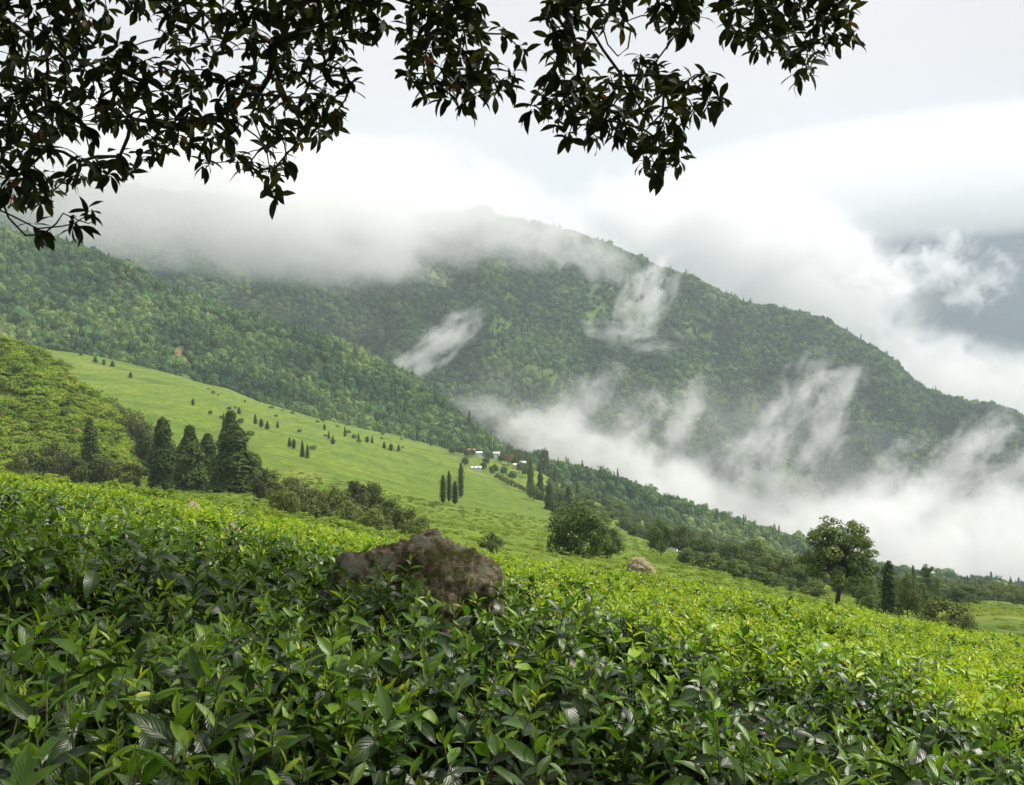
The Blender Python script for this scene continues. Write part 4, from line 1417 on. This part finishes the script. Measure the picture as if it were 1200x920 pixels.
# pale hay heap at the field edge
p = hill.ground(748, 76)
hz_ = float(unproj(748, 652, 76)[2] - p[2])
M_hay = noise_mat('hay', [(3, 6, [(0.3, (0.20, 0.16, 0.09)), (0.7, (0.42, 0.37, 0.24))])], bump=(8, 1.0, 0.2))
me, c1 = rock_mesh('hay_heap', [((0, 0, hz_ * 0.38), (1.0, 1.0, hz_ * 0.58)), ((0.6, 0, hz_ * 0.3), (0.8, 0.9, hz_ * 0.5))], 55, 5, 0.14, M_hay)
tag(link('hay_heap', me, None, Vector(p) + c1), 'pale beige rounded heap at the far edge of the lit tea field', 'heap')

# ------------------------------------------------------------------ hamlet
M_wall = [noise_mat('house_wall_white', [(0.6, 4, [(0.3, (0.62, 0.60, 0.56)), (0.7, (0.78, 0.77, 0.74))])]), noise_mat('house_wall_pink', [(0.6, 4, [(0.3, (0.52, 0.34, 0.28)), (0.7, (0.62, 0.44, 0.36))])])]
M_roof = [noise_mat('tin_roof_white', [(0.8, 4, [(0.3, (0.55, 0.56, 0.58)), (0.7, (0.75, 0.76, 0.78))])], rough=0.5), noise_mat('tin_roof_rust', [(0.8, 4, [(0.3, (0.32, 0.16, 0.10)), (0.7, (0.48, 0.30, 0.22))])])]
M_glass, t_ = new_mat('window_glass')
o_ = N(t_, 'ShaderNodeOutputMaterial'); b_ = N(t_, 'ShaderNodeBsdfPrincipled'); b_.inputs['Base Color'].default_value = (0.03, 0.035, 0.04, 1); b_.inputs['Roughness'].default_value = 0.15
t_.links.new(b_.outputs[0], o_.inputs[0])
M_door = noise_mat('door_wood', [(2, 4, [(0.3, (0.10, 0.06, 0.04)), (0.7, (0.18, 0.10, 0.06))])])


def boxv(x0, x1, y0, y1, z0, z1):
    V = [(x0, y0, z0), (x1, y0, z0), (x1, y1, z0), (x0, y1, z0), (x0, y0, z1), (x1, y0, z1), (x1, y1, z1), (x0, y1, z1)]
    Fc = [(3, 2, 1, 0), (4, 5, 6, 7), (0, 1, 5, 4), (1, 2, 6, 5), (2, 3, 7, 6), (3, 0, 4, 7)]
    return V, Fc


def house(px, Y, L_, D_, H_, wm_, rm_, rz, label, sheet=hill, lift=0.0):
    L_ *= 0.55; D_ *= 0.52; H_ *= 0.45
    p = sheet.ground(px, Y)
    e = empty('house', (float(p[0]), float(p[1]), float(p[2]) + lift), rz)
    g = Geo(); g.add(*boxv(-L_ / 2, L_ / 2, -D_ / 2, D_ / 2, -3.0, H_))
    g.add([(-L_ / 2, -D_ / 2, H_), (-L_ / 2, D_ / 2, H_), (-L_ / 2, 0, H_ + D_ * 0.28), (L_ / 2, -D_ / 2, H_), (L_ / 2, D_ / 2, H_), (L_ / 2, 0, H_ + D_ * 0.28)], [(0, 2, 1), (3, 4, 5)])
    link('wall', g.mesh('wall', [M_wall[wm_]], False), e)
    g = Geo(); ov = 0.6; rh = D_ * 0.28
    for s in (-1, 1):
        y1 = s * (D_ / 2 + ov); z1 = H_ - ov * rh / (D_ / 2)
        V = [(-L_ / 2 - ov, 0, H_ + rh + 0.05), (L_ / 2 + ov, 0, H_ + rh + 0.05), (L_ / 2 + ov, y1, z1 + 0.05), (-L_ / 2 - ov, y1, z1 + 0.05)]
        V += [(a, b, c + 0.12) for a, b, c in V]
        g.add(V, [(0, 1, 2, 3), (4, 5, 6, 7), (0, 1, 5, 4), (1, 2, 6, 5), (2, 3, 7, 6), (3, 0, 4, 7)])
    link('roof', g.mesh('roof', [M_roof[rm_]], False), e)
    nwin = max(2, int(L_ / 2.6))
    for i in range(nwin):
        x_ = -L_ / 2 + L_ * (i + 0.5) / nwin
        g = Geo()
        if i == nwin // 2:
            g.add(*boxv(x_ - 0.5, x_ + 0.5, -D_ / 2 - 0.05, -D_ / 2 + 0.05, 0.0, 2.1)); link('door', g.mesh('door', [M_door], False), e)
        else:
            g.add(*boxv(x_ - 0.55, x_ + 0.55, -D_ / 2 - 0.04, -D_ / 2 + 0.05, 1.0, 2.2)); link('window', g.mesh('window', [M_glass], False), e)
    return tag(e, label, 'house', 'hamlet houses')


house(552, 850, 12, 7, 4.5, 1, 1, 0.25, 'pinkish house with rusty roof, uppermost of the hamlet', lift=3)
house(561, 800, 9, 6, 4, 0, 0, 0.5, 'white house just below the pinkish house of the hamlet', lift=2)
house(558, 700, 13, 5, 3, 0, 0, 0.15, 'long low white shed at the tea field edge below the hamlet', lift=1.0)
house(582, 830, 9, 6, 5, 0, 0, -0.2, 'white house beside the orange tree in the hamlet', lift=4)
house(604, 780, 7, 6, 4, 1, 0, 0.4, 'small pinkish walled house below the orange tree', lift=2)
house(613, 800, 9, 6, 5.5, 0, 0, -0.3, 'tall white house next to the tall domed tree', lift=3)
house(787, 330, 4.5, 3.2, 2.4, 0, 0, 0.4, 'little white hut among bushes by the tree belt', lift=0.8)
house(799, 320, 3.6, 2.6, 2.2, 0, 0, -0.2, 'smaller pale hut below the little white hut', lift=0.4)
M_orange = leaf_mat('orange_leaf', [(0.0, (0.14, 0.10, 0.03)), (0.5, (0.24, 0.15, 0.04)), (1.0, (0.30, 0.20, 0.05))], rough=0.7, spec=0.1, trans=0.2)
bk('orange_tree', M_orange, 1, 400, top=0.6, tr=0.06, nclump=24, nleaf=40, z0=0.2, lsize=0.09, cr=0.36)
plant('orange_tree', 'orange_tree', 596, 790, 530, 14, 'rusty orange tree between the white houses of the hamlet', 'tree', minh=9)
for i, (px, Y, tp, wp) in enumerate([(540, 820, 528, 11), (548, 780, 538, 10), (570, 760, 540, 11), (574, 850, 530, 11), (590, 720, 548, 11), (600, 700, 552, 12), (607, 850, 526, 10), (530, 800, 530, 10), (545, 700, 544, 10), (580, 720, 546, 10), (567, 720, 545, 9), (595, 830, 530, 9), (553, 790, 536, 9), (563, 840, 531, 9), (587, 800, 534, 10), (602, 800, 531, 9), (609, 760, 539, 10), (616, 740, 541, 11), (536, 840, 526, 10), (588, 860, 526, 9), (572, 790, 536, 8), (620, 840, 529, 10), (576, 700, 549, 8)]):
    plant('tree', 'broadleaf_tree', px, Y, tp, wp, 'small round green tree among the hamlet houses', 'tree', 'trees in the hamlet', var=i, minh=8)

for i in range(10):
    t = i / 9
    plant('hedge_bush', 'bush', 583 + 42 * t, 640 - 120 * t, 553 + 22 * t, 8.5, 'dark bush in the hedge line curving down from the hamlet', 'bush', 'hedge line below the hamlet', var=i, minh=2.5)
rs_ = random.Random(71)
for i in range(34):
    px = rs_.uniform(240, 520)
    Y = rs_.uniform(420, 840) if i % 2 else rs_.uniform(700, 860)
    b_ = proj(hill.ground(px, Y))[1]
    w_ = rs_.uniform(2.2, 5.5) / Y * F
    plant('slope_shrub', ['bush', 'broadleaf_tree', 'bush'][i % 3], px, Y, float(b_) - w_ * rs_.uniform(0.6, 1.1), w_, 'low green shrub growing on the far tea slope below the forest' if Y > 650 else 'low green shrub in the middle of the far tea slope', 'shrub', 'shrubs on the tea slope', var=i, minh=1.2)

# ------------------------------------------------------------------ mist and cloud
CL_V, CL_F = ico(3)


def cloud(name, label, px, py, Y, rx, ry, rd, ang, dens, thr=0.85, nsz=120.0, stretch=1.0, soft=0.65, kf=0.85, amp=4.4, cat='mist', steps=26, seed=0):
    """one bank of vapour: an ellipsoid rx, ry given in photo pixels at distance Y, rd metres deep, turned by ang degrees"""
    rx *= 1.25; ry *= 1.3; rd *= 1.2
    a_, b_ = rx / F * Y, ry / F * Y
    m, t = new_mat(name + '_vapour')
    lk = t.links
    out = N(t, 'ShaderNodeOutputMaterial')
    pv = N(t, 'ShaderNodeVolumePrincipled')
    pv.inputs['Color'].default_value = (0.945, 0.948, 0.955, 1)
    pv.inputs['Anisotropy'].default_value = 0.1
    tcn = N(t, 'ShaderNodeTexCoord')
    ln = N(t, 'ShaderNodeVectorMath', operation='DOT_PRODUCT')
    lk.new(tcn.outputs['Object'], ln.inputs[0]); lk.new(tcn.outputs['Object'], ln.inputs[1])
    fall = N(t, 'ShaderNodeMath', operation='SUBTRACT', use_clamp=True); fall.inputs[0].default_value = 1.0
    lk.new(ln.outputs['Value'], fall.inputs[1])
    mu = N(t, 'ShaderNodeVectorMath', operation='MULTIPLY_ADD')
    lk.new(tcn.outputs['Object'], mu.inputs[0])
    mu.inputs[1].default_value = (a_ / nsz / stretch, rd / nsz, b_ / nsz)
    mu.inputs[2].default_value = (seed * 3.7 + px * 0.013, seed * 1.9, py * 0.017)
    ns = N(t, 'ShaderNodeTexNoise')
    ns.inputs['Scale'].default_value = 1.0; ns.inputs['Detail'].default_value = 6.0; ns.inputs['Roughness'].default_value = 0.62; ns.inputs['Distortion'].default_value = 0.5
    lk.new(mu.outputs[0], ns.inputs['Vector'])
    na = N(t, 'ShaderNodeMath', operation='MULTIPLY_ADD'); lk.new(ns.outputs['Fac'], na.inputs[0]); na.inputs[1].default_value = amp; na.inputs[2].default_value = -0.5 * amp
    ma = N(t, 'ShaderNodeMath', operation='MULTIPLY_ADD')
    lk.new(fall.outputs[0], ma.inputs[0]); ma.inputs[1].default_value = kf
    lk.new(na.outputs[0], ma.inputs[2])
    ed = N(t, 'ShaderNodeMapRange', interpolation_type='SMOOTHSTEP'); ed.inputs['From Max'].default_value = 0.45; ed.inputs['To Max'].default_value = dens
    lk.new(fall.outputs[0], ed.inputs['Value'])
    mr = N(t, 'ShaderNodeMapRange', interpolation_type='SMOOTHSTEP')
    mr.inputs['From Min'].default_value = thr; mr.inputs['From Max'].default_value = thr + soft
    lk.new(ma.outputs[0], mr.inputs['Value'])
    md = N(t, 'ShaderNodeMath', operation='MULTIPLY'); lk.new(mr.outputs[0], md.inputs[0]); lk.new(ed.outputs[0], md.inputs[1])
    lk.new(md.outputs[0], pv.inputs['Density'])
    lk.new(pv.outputs[0], out.inputs['Volume'])
    m.cycles.volume_step_rate = 10.0 / steps
    me = mesh_from(name, CL_V * 1.0, CL_F, [m])
    o = link(name, me)
    o.location = tuple(unproj(px, py, Y))
    o.scale = (a_, rd, b_)
    o.rotation_euler = (0, math.radians(ang), -math.atan((px - 600) / F))
    return tag(o, label, cat, kind='stuff')


# cloud cap over the left ridge
C = cloud
C('cloud_cap', 'low white cloud sitting on the ridge above the forested spur', 235, 215, 1650, 350, 92, 240, 4, 0.0052, thr=0.0, nsz=150, stretch=1.5, cat='cloud')
C('cloud_cap', 'grey cloud tongue hanging across the forest below the peak', 390, 278, 1600, 150, 56, 150, 8, 0.0050, thr=0.15, nsz=80, stretch=1.5, cat='cloud', seed=2)
C('mist_veil', 'thin mist veil blurring the mountain peak', 530, 240, 1900, 190, 62, 170, 12, 0.0050, thr=0.1, nsz=90, stretch=1.4, seed=3)
C('mist_veil', 'faint mist on the ridge right of the peak', 690, 298, 1850, 70, 28, 90, 25, 0.006, thr=0.3, nsz=45, seed=4)
# wisps on the face
C('mist_wisp', 'narrow slanting white wisp rising out of the forest gully', 512, 406, 1450, 70, 22, 45, -38, 0.020, thr=0.35, nsz=26, stretch=2.0, steps=34, seed=5)
C('mist_wisp', 'upright white wisp curling below the mountain ridge', 757, 350, 1600, 62, 28, 55, -60, 0.018, thr=0.42, nsz=28, stretch=1.7, steps=34, seed=6)
C('mist_wisp', 'flat pale wisp at the foot of the upright wisp', 740, 392, 1590, 62, 22, 50, 10, 0.014, thr=0.5, nsz=26, stretch=1.8, steps=34, seed=7)
# the valley mist
C('valley_mist', 'white mist bank filling the valley below the mountain', 960, 645, 1230, 330, 72, 150, 14, 0.010, thr=0.15, nsz=80, stretch=1.2, steps=44, seed=8)
C('valley_mist', 'mist tongue creeping up the valley behind the hamlet', 700, 535, 1230, 165, 36, 120, 22, 0.010, thr=0.28, nsz=50, stretch=1.4, steps=40, seed=9)
C('valley_mist', 'thick mist hiding the valley beyond the cypress', 1140, 650, 1200, 190, 80, 150, 8, 0.011, thr=0.12, nsz=80, steps=36, seed=10)
PL = [(606, 498, 62, 20, -20, 'pale mist end lapping the forest above the hamlet'), (668, 482, 80, 24, -46, 'plume leaning over the mist tongue towards the narrow wisp'), (742, 505, 66, 22, -50, 'plume on the bright clearing in mid valley'),
      (800, 495, 72, 22, -70, 'thin tall strand of mist in mid valley'), (862, 545, 84, 30, -40, 'broad ragged plume left of the tallest one'), (915, 505, 96, 30, -58, 'tallest ragged plume climbing the mountain slope'),
      (968, 500, 84, 30, -64, 'slanting plume beside the tallest one'), (950, 438, 60, 30, -50, 'faint high wisp above the tallest plume'), (1030, 565, 76, 24, -48, 'short plume above the tall airy tree'),
      (1085, 575, 88, 24, -52, 'plume rising behind the cypress'), (1136, 530, 104, 30, -46, 'long slanting plume at the end of the ridge'), (1180, 560, 80, 30, -40, 'wide plume at the lowest end of the mountain')]
for k, (px, py, rx, ry, an, lb) in enumerate(PL):
    C('mist_wisp', lb, px, py, 1310 + 12 * (k % 5), rx, ry, 60, an, 0.0125, thr=0.50 if k != 7 else 0.64, nsz=34, stretch=1.5, steps=32, seed=20 + k)
C('mist_veil', 'thin mist veil joining the plumes low on the mountain', 930, 560, 1340, 300, 90, 90, 16, 0.0012, thr=0.1, nsz=70, stretch=1.3, steps=36, seed=40)
C('mist_veil', 'thin mist veil around the mist tongue', 690, 500, 1330, 150, 50, 80, 20, 0.0013, thr=0.15, nsz=60, stretch=1.3, steps=30, seed=41)
# cloud behind the ridge
C('cloud_bank', 'bright white cloud bank billowing behind the mountain ridge', 868, 318, 3000, 190, 100, 260, 24, 0.0075, thr=0.1, nsz=160, soft=0.35, cat='cloud', seed=16)
C('cloud_bank', 'white billow rolling below the distant blue mountain', 1130, 458, 2900, 200, 58, 240, 16, 0.0055, thr=0.15, nsz=140, soft=0.4, cat='cloud', seed=17)
C('cloud_puff', 'small cloud puff floating before the distant blue mountain', 1085, 312, 3000, 60, 36, 140, -25, 0.007, thr=0.46, nsz=70, soft=0.4, cat='cloud', seed=18)
C('cloud_puff', 'thin cloud scrap drifting across the distant blue mountain', 1150, 330, 3000, 60, 30, 120, -40, 0.005, thr=0.55, nsz=60, soft=0.4, cat='cloud', seed=28)
C('cloud_layer', 'flat grey cloud layer cutting off the distant blue mountain', 1150, 204, 5000, 460, 56, 900, -1, 0.0017, thr=0.02, nsz=600, stretch=2.2, soft=0.3, cat='cloud', seed=19)

# ------------------------------------------------------------------ haze
m, t = new_mat('haze_air')
out = N(t, 'ShaderNodeOutputMaterial'); pv = N(t, 'ShaderNodeVolumePrincipled')
pv.inputs['Color'].default_value = (0.76, 0.87, 1.0, 1)
pv.inputs['Density'].default_value = 1.0e-4
t.links.new(pv.outputs[0], out.inputs['Volume'])
m.cycles.homogeneous_volume = True
g = Geo(); g.add(*boxv(-17000, 17000, -6500, 18500, -901, 1750))
tag(link('haze', g.mesh('haze', [m], False)), 'pale blue haze in the mountain air', 'haze', kind='stuff')
